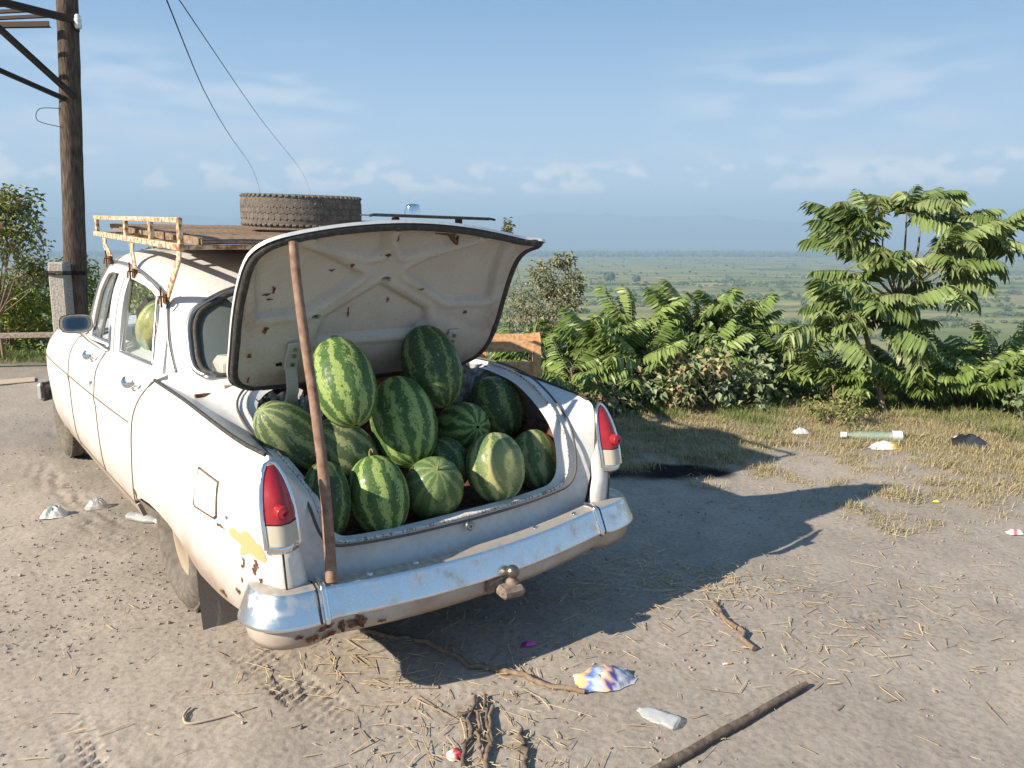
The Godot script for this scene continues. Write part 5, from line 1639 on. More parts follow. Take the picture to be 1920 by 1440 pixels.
func build_sky(env: Environment) -> void:
	var W := 2048
	var H := 1024
	var im := Image.create_empty(W, H, false, Image.FORMAT_RGBF)
	var grad := func(el: float) -> Color:
		var xs := [0.0, 4.0, 8.0, 16.0, 30.0, 55.0, 90.0]
		return Color(cr(xs, [0.40, 0.352, 0.25, 0.118, 0.082, 0.058, 0.048], el), cr(xs, [0.46, 0.428, 0.345, 0.215, 0.162, 0.125, 0.106], el), cr(xs, [0.52, 0.51, 0.465, 0.358, 0.288, 0.235, 0.206], el))
	for y in H:
		var el := 90.0 - 180.0 * (y + 0.5) / H
		im.fill_rect(Rect2i(0, y, W, 1), grad.call(maxf(el, 0.0)))
	var nz := FastNoiseLite.new()
	nz.seed = 77; nz.frequency = 1.0; nz.fractal_octaves = 5
	var nw := FastNoiseLite.new()
	nw.seed = 78; nw.frequency = 1.0; nw.fractal_octaves = 4
	for y in range(int(H * 0.5 - 26.0 / 180.0 * H), int(H * 0.5)):
		var el := 90.0 - 180.0 * (y + 0.5) / H
		var base: Color = grad.call(el)
		for x in W:
			var az := 360.0 * (x + 0.5) / W - 180.0
			var ca := cos(deg_to_rad(az))
			var sa := sin(deg_to_rad(az))
			var c := base
			# a low bank of cumulus over the far range
			var env_c := smoothstep(2.9, 3.9, el) * (1.0 - smoothstep(4.0, 7.6, el))
			if env_c > 0.0:
				var bank := nz.get_noise_2d(ca * 3.1 + 4.0, sa * 3.1 + 9.0) * 0.5 + 0.5
				var n := nz.get_noise_3d(ca * 17.0, el * 0.75, sa * 17.0) * 0.5 + 0.5
				var d := smoothstep(0.44, 0.58, n + 0.55 * (bank - 0.45) - 0.045 * (el - 4.0)) * env_c
				var lit := clampf(0.62 + 0.5 * nz.get_noise_3d(ca * 40.0 - 0.4, el * 0.9 + 0.3, sa * 40.0), 0.0, 1.0)
				c = c.lerp(Color(0.43, 0.45, 0.48).lerp(Color(0.74, 0.68, 0.65), lit * smoothstep(0.35, 0.8, d)), d * 0.95)
			# thin high streaks
			var env_w := smoothstep(4.5, 7.0, el) * (1.0 - smoothstep(9.5, 14.0, el))
			if env_w > 0.0:
				var cw := cos(deg_to_rad(az + 34.0))
				var sw := sin(deg_to_rad(az + 34.0))
				var w := nw.get_noise_3d(cw * 5.5, el * 0.55, sw * 5.5) * 0.5 + 0.5
				var pa := smoothstep(-0.15, 0.35, nw.get_noise_2d(cw * 1.4 + 20.0, sw * 1.4 + 1.0))
				c = c.lerp(Color(0.36, 0.415, 0.48), smoothstep(0.38, 0.66, w) * env_w * 0.9 * pa)
			im.set_pixel(x, y, c)
	var pm := PanoramaSkyMaterial.new()
	pm.panorama = ImageTexture.create_from_image(im)
	var sky := Sky.new()
	sky.sky_material = pm
	env.background_mode = Environment.BG_SKY
	env.sky = sky

# ---------------------------------------------------------------- plants
func leaf_mat(c: Color, rough := 0.5, through := 0.55) -> StandardMaterial3D:
	var m := mat(c, rough, 0.0, 0.4)
	m.albedo_color = Color.WHITE
	m.vertex_color_use_as_albedo = true
	m.backlight_enabled = true
	m.backlight = Color(through, through, through * 0.6)
	return m

# compound leaf along +x: a stalk with pairs of hanging, folded leaflets
func frond(L: float, pairs: int, ll: float, droop: float, col: Color, sd: int) -> ArrayMesh:
	var r := RandomNumberGenerator.new()
	r.seed = sd
	var b := MB.new()
	var pt := func(s: float) -> Vector3: return Vector3(L * s * (1.0 - 0.12 * s * s), L * (0.10 * s - droop * s * s), L * 0.05 * sin(s * 3.0 + sd))
	var ps := []
	for k in 9: ps.append(pt.call(k / 8.0))
	b.col = Color(0.20, 0.15, 0.06).lerp(col, 0.3)
	b.tube(ps, [0.0055, 0.005, 0.0045, 0.004, 0.0035, 0.003, 0.0025, 0.002, 0.0015], 4, false)
	for k in pairs + 1:
		var s := lerpf(0.14, 1.0, k / float(pairs))
		var p: Vector3 = pt.call(s)
		var t: Vector3 = (pt.call(minf(s + 0.02, 1.02)) - pt.call(s - 0.02)).normalized()
		for sgn in ([-1.0, 1.0] if k < pairs else [0.0]):
			var size := ll * (0.72 + 0.5 * sin(PI * clampf(s * 0.9 + 0.05, 0, 1))) * r.randf_range(0.85, 1.12) * (0.8 if k == pairs else 1.0)
			var side = t.cross(Vector3.UP).normalized() * sgn
			var dir = (side * 1.0 + t * (0.45 if k < pairs else 1.2) + Vector3.DOWN * r.randf_range(0.45, 1.1)).normalized()
			var wv = dir.cross(Vector3.UP.rotated(dir, r.randf_range(-0.5, 0.5))).normalized()
			var nn = wv.cross(dir).normalized()
			if nn.y < 0: nn = -nn
			b.col = col * r.randf_range(0.75, 1.25)
			b.col.a = 1.0
			var w := size * 0.15
			var bend := Vector3.DOWN * size * 0.20
			var m0 := p
			var m1 = p + dir * size * 0.35 + nn * 0.002
			var m2 = p + dir * size * 0.72 + bend * 0.45
			var m3 = p + dir * size + bend
			var up = nn * w * 0.45
			for q in [-1.0, 1.0]:
				var e1: Vector3 = m1 + wv * w * q + up
				var e2: Vector3 = m2 + wv * w * 0.72 * q + up
				if q > 0: b.flat([m0, e1, m1]); b.flat([m1, e1, e2, m2]); b.flat([m2, e2, m3])
				else: b.flat([m0, m1, e1]); b.flat([m1, m2, e2, e1]); b.flat([m2, m3, e2])
	return b.mesh()

func put_frond(o: Node3D, meshes: Array, m: Material, at: Vector3, yaw: float, pitch: float, sc: float) -> void:
	var f := part(o, "frond", meshes[rng.randi() % meshes.size()], m)
	f.transform = Transform3D(Basis(Vector3.UP, yaw) * Basis(Vector3.BACK, pitch) * Basis(Vector3.RIGHT, rng.randf_range(-0.3, 0.3)) * Basis().scaled(Vector3.ONE * sc), at)

# loose leaves spread through lumps: each lump = [centre, radii]
func leaves(lumps: Array, count: int, size: float, cols: Array, shape := 0.45, hang := 0.35, hollow := 0.35) -> MB:
	var b := MB.new()
	for k in count:
		var l: Array = lumps[rng.randi() % lumps.size()]
		var d := Vector3(rng.randfn(), rng.randfn(), rng.randfn()).normalized()
		var rad := lerpf(hollow, 1.0, pow(rng.randf(), 0.6)) * (1.0 + 0.25 * n2.get_noise_3d(d.x * 3.0 + l[0].x * 9.0, d.y * 3.0, d.z * 3.0 + l[0].z))
		var p: Vector3 = l[0] + d * l[1] * rad
		var dir := (Vector3(rng.randfn(), rng.randfn() * 0.6 - hang, rng.randfn()) + d * 0.6).normalized()
		var wv := dir.cross(Vector3(rng.randfn() * 0.5, 1.0, rng.randfn() * 0.5)).normalized()
		var nn := wv.cross(dir)
		var s := size * rng.randf_range(0.6, 1.25)
		b.col = cols[rng.randi() % cols.size()] * rng.randf_range(0.75, 1.2)
		b.col.a = 1.0
		var w := s * shape
		var up := nn * w * 0.3
		var c := p + dir * s * 0.5
		var tip := p + dir * s - Vector3(0, s * 0.15, 0)
		b.flat([p, c + wv * w * 0.5 + up, tip]); b.flat([p, tip, c - wv * w * 0.5 + up])
	return b

func branches(root: Vector3, tips: Array, r0: float, sd: int) -> MB:
	var b := MB.new()
	for k in tips.size():
		var t: Vector3 = tips[k]
		var mid := root.lerp(t, 0.5) + Vector3(n2.get_noise_1d(sd * 7.0 + k * 31.0), 0.10 * absf(n2.get_noise_1d(k * 17.0)), n2.get_noise_1d(sd * 3.0 + k * 53.0)) * root.distance_to(t) * 0.25
		var ps := spline([root, mid, t], 6)
		var rs := []
		for j in ps.size(): rs.append(lerpf(r0, r0 * 0.22, j / float(ps.size() - 1)))
		b.tube(ps, rs, 6, false)
	return b

func build_plants() -> void:
	var lm := leaf_mat(Color.WHITE, 0.42, 0.5)
	var bark := mat(Color.WHITE, 0.9, 0.0, 0.2)
	bark.albedo_texture = ntex(111, 0.03, [[0.0, Color(0.13, 0.09, 0.065)], [0.5, Color(0.27, 0.205, 0.15)], [1.0, Color(0.36, 0.29, 0.22)]])
	tri(bark, 4.0)
	var fr := []
	for k in 4: fr.append(frond(0.68, 12, 0.175, 0.10 + 0.10 * k, [Color(0.14, 0.20, 0.065), Color(0.18, 0.24, 0.085), Color(0.12, 0.175, 0.052), Color(0.22, 0.27, 0.11)][k], 200 + k))
	var frs := []
	for k in 4: frs.append(frond(0.72, 14, 0.150, 0.06 + 0.08 * k, [Color(0.15, 0.22, 0.06), Color(0.18, 0.25, 0.075), Color(0.21, 0.28, 0.09), Color(0.13, 0.19, 0.05)][k], 230 + k))
	# the young tree and its neighbour
	for spec in [
		[Vector3(4.38, 0, -8.45), [Vector3(4.28, 0.55, -8.45), Vector3(4.18, 1.05, -8.4)], [[3.70, 1.62, -8.3], [3.85, 1.86, -8.6], [4.20, 2.02, -8.4], [4.50, 1.98, -8.7], [4.80, 1.92, -8.4], [5.00, 1.70, -8.2], [4.30, 1.62, -8.0], [3.92, 1.45, -8.0], [3.62, 1.30, -8.1], [4.35, 1.30, -7.95], [3.85, 1.08, -7.9], [4.02, 1.88, -8.5], [4.62, 1.66, -8.2], [4.85, 1.48, -8.6]], 9, "taller young tree with feathery drooping leaves at right, forked brown trunk against the sky"],
		[Vector3(3.72, 0, -7.55), [Vector3(3.64, 0.5, -7.7), Vector3(3.56, 0.85, -7.8)], [[3.40, 1.02, -7.8], [3.55, 1.12, -7.7], [3.25, 0.82, -7.7], [3.75, 0.92, -7.75]], 8, "thin leaning young tree just left of and in front of the taller feathery tree"]]:
		var o := thing("young_tree", spec[4], "tree", Transform3D(Basis(), spec[0]))
		var r0: Vector3 = spec[0]
		var tp := [Vector3.ZERO]
		for p in spec[1]: tp.append(p - r0)
		var tb := MB.new()
		var ps := spline([Vector3(0.0, hill_y(beyond(r0.x, r0.z)) - 0.15, 0)] + tp, 6)
		var rs := []
		for j in ps.size(): rs.append(lerpf(0.036, 0.024, j / float(ps.size() - 1)))
		tb.tube(ps, rs, 9)
		var trunk := part(o, "trunk", tb, bark)
		var fork: Vector3 = tp[tp.size() - 1]
		var tips := []
		for t in spec[2]: tips.append(Vector3(t[0], t[1], t[2]) - r0)
		part(trunk, "branch", branches(fork, tips, 0.020, 5), bark)
		for t in tips:
			var m: int = spec[3]
			var out := Vector3(t.x - fork.x, 0, t.z - fork.z)
			var y0 := atan2(-out.z, out.x)
			for k in m:
				put_frond(o, fr, lm, t + Vector3(rng.randfn(), rng.randfn(), rng.randfn()) * 0.045, y0 + rng.randf_range(-1.9, 1.9), rng.randf_range(-0.35, 0.75), rng.randf_range(0.60, 1.0))
	# saplings of the same kind along the edge of the lot
	var sap := [
		[0.62, -7.75, 0.62, 11, 0.85, "feathery sapling close behind the wooden crate"],
		[0.95, -8.35, 0.86, 12, 0.95, "feathery sapling right of the crate, in front of the open valley"],
		[1.30, -8.0, 0.72, 12, 0.95, "low wide feathery sapling behind the car's right tail light"],
		[1.42, -8.8, 1.10, 13, 1.0, "tall feathery sapling reaching up before the fields, left of the weeds"],
		[1.95, -8.9, 1.22, 13, 1.0, "tallest sapling of the row, its long leaves spread above the dried weeds"],
		[2.05, -8.15, 0.70, 11, 0.9, "feathery sapling behind the dried weeds"],
		[2.55, -8.9, 1.05, 12, 0.95, "slim sapling between the tallest sapling and the leaning tree"],
		[2.85, -8.2, 0.72, 12, 0.9, "drooping sapling left of the leaning tree trunk"],
		[3.35, -7.85, 0.45, 10, 0.8, "low sapling at the foot of the leaning tree"],
		[4.10, -7.75, 0.42, 11, 0.85, "low fern like sapling between the two tree trunks and the bag"],
		[4.55, -7.75, 0.50, 12, 0.95, "bushy low sapling behind the black bag"],
		[5.05, -7.75, 0.55, 12, 1.0, "large fern like sapling at right edge, reaching over the grass"],
		[5.35, -8.5, 0.45, 12, 1.0, "sapling standing back at the right edge under the tree crown"],
		[0.15, -8.7, 0.75, 9, 0.9, "sapling mostly hidden behind the crate and the boot lid"]]
	for q in sap:
		var gy := hill_y(beyond(q[0], q[1]))
		var o := thing("sapling", q[5], "sapling", Transform3D(Basis(), Vector3(q[0], 0, q[1])), "feathery saplings along the edge of the lot")
		var st := MB.new()
		var lean := Vector3(rng.randf_range(-0.12, 0.12), q[2] * 0.66, rng.randf_range(-0.05, 0.15))
		st.tube(spline([Vector3(0, gy - 0.1, 0), lean * 0.5 + Vector3(0.02, 0, 0), lean], 5), 0.012, 6)
		part(o, "stem", st, bark)
		for k in int(q[3] * 1.7):
			var t: float = 1.0 - 0.55 * pow(rng.randf(), 1.3)
			put_frond(o, frs, lm, lean * t, TAU * (k * 0.382) + rng.randf_range(-0.3, 0.3), rng.randf_range(0.25, 1.0) * t, q[4] * rng.randf_range(0.8, 1.12))
	# broad leaved weeds
	var wm := leaf_mat(Color.WHITE, 0.65, 0.45)
	var gcols := [Color(0.25, 0.30, 0.17), Color(0.20, 0.26, 0.13), Color(0.29, 0.33, 0.20), Color(0.18, 0.23, 0.10)]
	var dcols := [Color(0.19, 0.24, 0.12), Color(0.42, 0.34, 0.18), Color(0.21, 0.25, 0.13), Color(0.17, 0.22, 0.10), Color(0.34, 0.24, 0.15)]
	for q in [
		[1.30, -7.55, 0.30, 0.34, 0, "pale broad leaved weed at the verge behind the tail light"], [1.62, -7.6, 0.34, 0.46, 1, "broad leaved weed with beige dead leaves, leftmost of the dried ones"], [1.95, -7.55, 0.34, 0.52, 1, "half dried weed with hanging tan leaves in the middle of the verge"],
		[2.28, -7.7, 0.36, 0.50, 0, "grey green broad leaved weed right of the dried ones"], [2.05, -8.0, 0.38, 0.70, 0, "tall grey green weed behind the half dried one"], [2.62, -7.9, 0.36, 0.50, 0, "leafy weed left of the low yellowish bush"], [1.0, -7.45, 0.28, 0.22, 1, "low brown dried weed nearest the car's tail light"],
		[2.98, -6.95, 0.26, 0.30, 2, "small yellowish bush growing alone in the grass above the plastic bottle"], [5.0, -7.2, 0.35, 0.35, 0, "leafy weed at the right edge beside the fern like sapling"]]:
		var o := thing("weed", q[5], "weed", Transform3D(Basis(), Vector3(q[0], 0, q[1])), "weeds along the verge")
		var cols: Array = [gcols, dcols, [Color(0.19, 0.21, 0.07), Color(0.13, 0.17, 0.05), Color(0.30, 0.27, 0.12)]][q[4]]
		var lumps := []
		var tips := []
		for k in 7:
			var c := Vector3(rng.randf_range(-0.8, 0.8) * q[2], q[3] * rng.randf_range(0.25, 0.95), rng.randf_range(-0.6, 0.6) * q[2])
			lumps.append([c, Vector3(0.16, 0.14, 0.16) * (0.6 + q[3])])
			tips.append(c)
		part(o, "stem", branches(Vector3(0, -0.05, 0), tips, 0.008, 9), bark)
		part(o, "foliage", leaves(lumps, 240, 0.085 if q[4] < 2 else 0.05, cols, 0.75, 0.5, 0.1), wm)
	# shrubs and bushes behind
	var bm := leaf_mat(Color.WHITE, 0.5, 0.5)
	var bush := func(called: String, label: String, at: Vector3, lumps: Array, n: int, size: float, cols: Array, br: float, grp := "", shape := 0.5, hollow := 0.2) -> void:
		var o := thing(called, label, "shrub" if called != "small_tree" else "tree", Transform3D(Basis(), at), grp)
		var tips := []
		for l in lumps:
			tips.append(l[0])
			for k in 3:
				var d := Vector3(rng.randfn(), rng.randfn() * 0.7 + 0.3, rng.randfn()).normalized()
				tips.append(l[0] + d * l[1] * 0.95)
		var tb := MB.new()
		var low := hill_y(beyond(at.x, at.z)) - at.y
		var fork := Vector3(0, lerpf(low, lumps[0][0].y, 0.35), 0)
		tb.tube([Vector3(0.02, low - 0.2, 0), fork], [br * 1.2, br], 8)
		var tr := part(o, "trunk", tb, bark)
		part(tr, "branch", branches(fork, tips, br * 0.55, 3), bark)
		part(o, "crown", leaves(lumps, n, size, cols, shape, 0.3, hollow), bm)
	var olive := [Color(0.19, 0.21, 0.10), Color(0.15, 0.18, 0.075), Color(0.25, 0.25, 0.13), Color(0.30, 0.28, 0.17)]
	bush.call("twiggy_shrub", "twiggy olive green shrub with tiny leaves rising behind the boot lid and crate", Vector3(0.25, 0, -9.3), [[Vector3(0.0, 0.95, 0), Vector3(0.28, 0.26, 0.3)], [Vector3(-0.28, 0.85, 0), Vector3(0.34, 0.36, 0.35)], [Vector3(0.22, 0.68, 0.1), Vector3(0.26, 0.22, 0.25)], [Vector3(0.36, 1.44, 0), Vector3(0.16, 0.10, 0.14)], [Vector3(0.10, 1.28, 0), Vector3(0.18, 0.18, 0.2)], [Vector3(0.24, 1.10, 0), Vector3(0.16, 0.12, 0.16)], [Vector3(-0.30, 1.78, 0.0), Vector3(0.06, 0.16, 0.06)], [Vector3(0.48, 1.2, 0.1), Vector3(0.14, 0.16, 0.14)], [Vector3(0.44, 0.95, 0.1), Vector3(0.2, 0.14, 0.14)]], 2600, 0.055, olive, 0.014)
	var green := [Color(0.15, 0.22, 0.06), Color(0.19, 0.26, 0.08), Color(0.12, 0.18, 0.05), Color(0.23, 0.28, 0.10)]
	var k := 0
	var lb := ["leafy bush on the slope behind the saplings, nearest the crate", "leafy bush on the slope below the tallest sapling", "yellow green bush on the slope left of the feathery tree", "dark bush on the slope behind the leaning trunk", "bush on the slope right of the tall trunk", "bush on the slope at the right edge behind the ferns", "pale green bush on the slope in the gap between saplings and tree"]
	for q in [[0.8, -10.2, -0.8, 0.75], [1.9, -10.3, -0.8, 0.85], [2.9, -9.8, -0.45, 0.75], [3.9, -9.7, -0.5, 0.75], [5.0, -9.9, -0.8, 0.75], [6.0, -9.6, -0.8, 0.75], [2.6, -9.3, -0.15, 0.5]]:
		var R: float = q[3]
		bush.call("slope_bush", lb[k], Vector3(q[0], q[2], q[1]), [[Vector3(0, 0.35, 0), Vector3(R, R * 0.6, R * 0.7)], [Vector3(R * 0.5, 0.6, 0.1), Vector3(R * 0.5, R * 0.45, R * 0.5)], [Vector3(-R * 0.45, 0.55, 0.0), Vector3(R * 0.5, R * 0.5, R * 0.5)]], 2300, 0.07, green, 0.03, "bushes on the slope")
		k += 1
	# left edge: thin tree, bushes round the pole
	var dry := [Color(0.20, 0.26, 0.07), Color(0.28, 0.32, 0.10), Color(0.34, 0.33, 0.11), Color(0.24, 0.14, 0.10), Color(0.16, 0.22, 0.06)]
	bush.call("small_tree", "thin sparse tree with small yellowing leaves at the left edge of the picture", Vector3(-7.35, 0, -11.0), [[Vector3(-0.2, 1.75, 0), Vector3(0.55, 0.40, 0.5)], [Vector3(0.45, 1.70, 0.1), Vector3(0.45, 0.35, 0.4)], [Vector3(-0.1, 2.20, 0), Vector3(0.45, 0.30, 0.4)], [Vector3(0.42, 2.20, 0), Vector3(0.38, 0.25, 0.35)], [Vector3(0.62, 1.25, 0), Vector3(0.30, 0.22, 0.3)], [Vector3(-0.05, 2.62, 0), Vector3(0.14, 0.2, 0.14)], [Vector3(-0.6, 1.2, 0), Vector3(0.5, 0.4, 0.4)], [Vector3(0.3, 1.95, 0.1), Vector3(0.5, 0.3, 0.4)]], 4600, 0.078, dry, 0.02, "", 0.55, 0.1)
	var lgreen := [Color(0.24, 0.31, 0.05), Color(0.32, 0.37, 0.07), Color(0.16, 0.22, 0.045), Color(0.34, 0.36, 0.10)]
	var ll := ["yellow green bush left of the utility pole, behind the fence", "dense bush at far left below the thin tree", "yellow green bush right of the utility pole, above the car bonnet", "low bush behind the car bonnet at the left"]
	k = 0
	for q in [[-6.6, -11.8, 0.0, 0.75, 1.0], [-7.8, -11.9, 0.0, 0.8, 0.75], [-5.0, -11.0, 0.1, 0.6, 1.05], [-5.9, -11.3, -0.1, 0.7, 0.55]]:
		var R: float = q[3]
		var Hh: float = q[4]
		bush.call("edge_bush", ll[k], Vector3(q[0], q[2], q[1]), [[Vector3(0, 0.4 * Hh, 0), Vector3(R, R * 0.7, R * 0.7)], [Vector3(R * 0.4, 0.9 * Hh, 0.1), Vector3(R * 0.45, R * 0.45, R * 0.5)], [Vector3(-R * 0.4, 0.85 * Hh, 0.0), Vector3(R * 0.5, R * 0.5, R * 0.5)], [Vector3(0, 1.2 * Hh, 0.0), Vector3(R * 0.4, R * 0.4, R * 0.4)]], 2600, 0.075, lgreen, 0.03, "bushes round the utility pole")
		k += 1
	build_cover()
	build_far()

func blade_mesh(n: int, h: float, spread: float, sd: int) -> ArrayMesh:
	var r := RandomNumberGenerator.new()
	r.seed = sd
	var b := MB.new()
	for k in n:
		var a := r.randf() * TAU
		var p := Vector3(r.randfn(), 0, r.randfn()) * spread * 0.45
		var d := Vector3(cos(a), 0, sin(a))
		var w := d.cross(Vector3.UP) * 0.0017
		var hh := h * r.randf_range(0.5, 1.15)
		var lean := d * hh * r.randf_range(0.2, 1.5)
		var m := p + Vector3.UP * hh * 0.6 + lean * 0.35
		var t := p + Vector3.UP * hh * r.randf_range(0.7, 1.0) + lean
		b.col = Color.WHITE * r.randf_range(0.7, 1.2)
		b.col.a = 1.0
		b.flat([p - w, p + w, m + w * 0.8, m - w * 0.8]); b.flat([m - w * 0.8, m + w * 0.8, t])
	return b.mesh()

func build_cover() -> void:
	var gm := leaf_mat(Color.WHITE, 0.7, 0.4)
	# verge grass: dry towards the dirt, green by the bushes
	var xd := []
	var cd := []
	var xg := []
	var cg := []
	for k in 95000:
		var x := rng.randf_range(-9.5, 7.5)
		var z := rng.randf_range(-11.5, -4.2)
		var e := beyond(x, z)
		if e > 2.0: continue
		var big := n1.get_noise_2d(x * 0.8 + 7.0, z * 0.8)
		var mid := n2.get_noise_2d(x * 0.9, z * 0.9 + 40.0)
		var f := clampf(smoothstep(-4.0, -2.9, e + 1.2 * big + 0.6 * mid), 0.0, 1.0) * smoothstep(-2.0, 0.3, x)
		if x < -3.5: f = smoothstep(-0.7, 0.1, e)
		f *= clampf(0.75 + 1.1 * n2.get_noise_2d(x * 2.1, z * 2.1 + 9.0), 0.05, 1.0)
		if rng.randf() > f: continue
		var y := ground_y(x, z) - 0.004
		var green := smoothstep(-1.9, 0.0, e + 1.9 * n1.get_noise_2d(x * 2.2, z * 2.2 + 30.0) + 0.7 * mid)
		var bs := Basis(Vector3.UP, rng.randf() * TAU)
		if rng.randf() < green:
			xg.append(Transform3D(bs.scaled(Vector3.ONE * rng.randf_range(0.5, 1.2) * (1.0 + 1.1 * clampf(n2.get_noise_2d(x * 1.3 + 70.0, z * 1.3), 0.0, 1.0))), Vector3(x, y, z)))
			cg.append(Color(0.15, 0.22, 0.06).lerp(Color(0.26, 0.29, 0.11), rng.randf()))
		else:
			xd.append(Transform3D(bs.scaled(Vector3.ONE * rng.randf_range(0.45, 1.1) * (1.0 + 1.2 * clampf(n2.get_noise_2d(x * 1.3 + 90.0, z * 1.3), 0.0, 1.0))), Vector3(x, y, z)))
			cd.append(Color(0.52, 0.42, 0.25).lerp(Color(0.34, 0.30, 0.15), rng.randf()))
	stuff("dry_grass", blade_mesh(12, 0.05, 0.075, 5), gm, xd, cd, "short dry straw coloured grass on the verge", "grass")
	stuff("green_grass", blade_mesh(10, 0.11, 0.06, 6), gm, xg, cg, "green grass at the foot of the bushes", "grass")
	# straw and stalk bits on the dirt
	var sb := MB.new()
	sb.tube([Vector3(-0.5, 0, 0), Vector3(-0.1, 0.02, 0.03), Vector3(0.5, 0.0, -0.02)], [0.035, 0.04, 0.03], 5)
	var xs := []
	var cs := []
	var heaps := [[0.85, -3.55, 0.26, 330], [0.55, -3.75, 0.28, 160], [1.35, -2.95, 0.32, 150], [-0.45, -2.85, 0.26, 130], [-0.15, -2.45, 0.30, 170], [-0.05, -2.2, 0.22, 160], [0.05, -2.75, 0.25, 70], [1.25, -3.35, 0.40, 110], [-0.85, -2.75, 0.25, 60], [2.0, -3.6, 0.7, 110], [1.9, -4.7, 0.6, 90], [0.2, -3.3, 0.45, 100]]
	for hq in heaps:
		for k in int(hq[3] * 0.75):
			var x: float = hq[0] + rng.randfn() * hq[2]
			var z: float = hq[1] + rng.randfn() * hq[2] * 0.6
			xs.append([x, z])
	for k in 700: xs.append([rng.randf_range(-3.5, 5.0), rng.randf_range(-7.0, -1.9)])
	var xf := []
	for p in xs:
		var len := rng.randf_range(0.015, 0.085) * (1.0 if rng.randf() < 0.85 else 1.8)
		var bs := Basis(Vector3.UP, rng.randf() * TAU) * Basis(Vector3.BACK, rng.randfn() * 0.10) * Basis().scaled(Vector3(len, 0.026, 0.024 + rng.randf() * 0.05))
		xf.append(Transform3D(bs, Vector3(p[0], ground_y(p[0], p[1]) + 0.007 + 0.006 * rng.randf(), p[1])))
		cs.append(Color(0.66, 0.51, 0.30).lerp(Color(0.30, 0.21, 0.13), pow(rng.randf(), 1.8)))
	var strm := mat(Color(1, 1, 1), 0.7, 0.0, 0.3)
	strm.vertex_color_use_as_albedo = true
	stuff("straw", sb.mesh(), strm, xf, cs, "broken straw and stalk bits scattered over the dirt", "straw")
	# pebbles and clods
	var pb := MB.new()
	pb.grid(6, 9, func(i, j):
		var la = PI * i / 5.0
		var lo = TAU * (j % 8) / 8.0
		var d := Vector3(sin(la) * cos(lo), cos(la), sin(la) * sin(lo))
		return d * Vector3(0.5, 0.34, 0.42) * (1.0 + 0.5 * n2.get_noise_3d(d.x * 3.0, d.y * 3.0, d.z * 3.0)), -1.0)
	var xp := []
	var cp := []
	for k in 46000:
		var x := rng.randf_range(-5.5, 5.5)
		var z := -1.7 - 5.8 * pow(rng.randf(), 1.35)
		if absf(x) > -z * 0.75 + 0.3: continue
		var lot := 0.10 + 1.5 * clampf(n1.get_noise_2d(x * 2.2 + 11.0, z * 2.2) - 0.05, 0.0, 1.0)
		# loose stones beside the rear wheel
		lot += 2.2 * exp(-pow((x + 1.9) / 0.7, 2) - pow((z + 3.55) / 0.45, 2)) + 0.9 * exp(-pow((x + 2.2) / 0.5, 2) - pow((z + 3.0) / 0.3, 2)) + 0.8 * exp(-pow((x - 0.25) / 0.5, 2) - pow((z + 2.9) / 0.18, 2))
		if rng.randf() > lot * 0.6: continue
		var s := 0.0035 + 0.013 * pow(rng.randf(), 3.0) + (0.016 * rng.randf() if rng.randf() < 0.04 else 0.0)
		xp.append(Transform3D(Basis(Vector3(rng.randfn(), rng.randfn(), rng.randfn()).normalized(), rng.randf() * TAU).scaled(Vector3.ONE * s), Vector3(x, ground_y(x, z) + s * 0.2, z)))
		cp.append(Color(0.40, 0.34, 0.285).lerp(Color(0.25, 0.23, 0.21), rng.randf()) * rng.randf_range(0.8, 1.15))
	var pm := mat(Color(1, 1, 1), 0.95, 0.0, 0.2)
	pm.vertex_color_use_as_albedo = true
	stuff("gravel", pb.mesh(), pm, xp, cp, "loose gravel and clods on the dirt", "gravel")

func clump_mesh(sd: int) -> ArrayMesh:
	var r := RandomNumberGenerator.new()
	r.seed = sd
	var b := MB.new()
	for l in 5:
		var c := Vector3(r.randf_range(-0.35, 0.35), r.randf_range(0.25, 0.6), r.randf_range(-0.35, 0.35))
		var rad := r.randf_range(0.25, 0.40)
		for k in 46:
			var d := Vector3(r.randfn(), r.randfn(), r.randfn()).normalized()
			var p := c + d * rad * r.randf_range(0.75, 1.0)
			p.y = maxf(p.y, 0.0)
			var t := d.cross(Vector3(r.randfn(), r.randfn(), r.randfn())).normalized()
			var w := d.cross(t)
			b.col = Color.WHITE * r.randf_range(0.7, 1.25)
			b.col.a = 1.0
			var s := 0.13
			b.flat([p - t * s - w * s * 0.6, p + t * s - w * s * 0.6, p + w * s])
	return b.mesh()

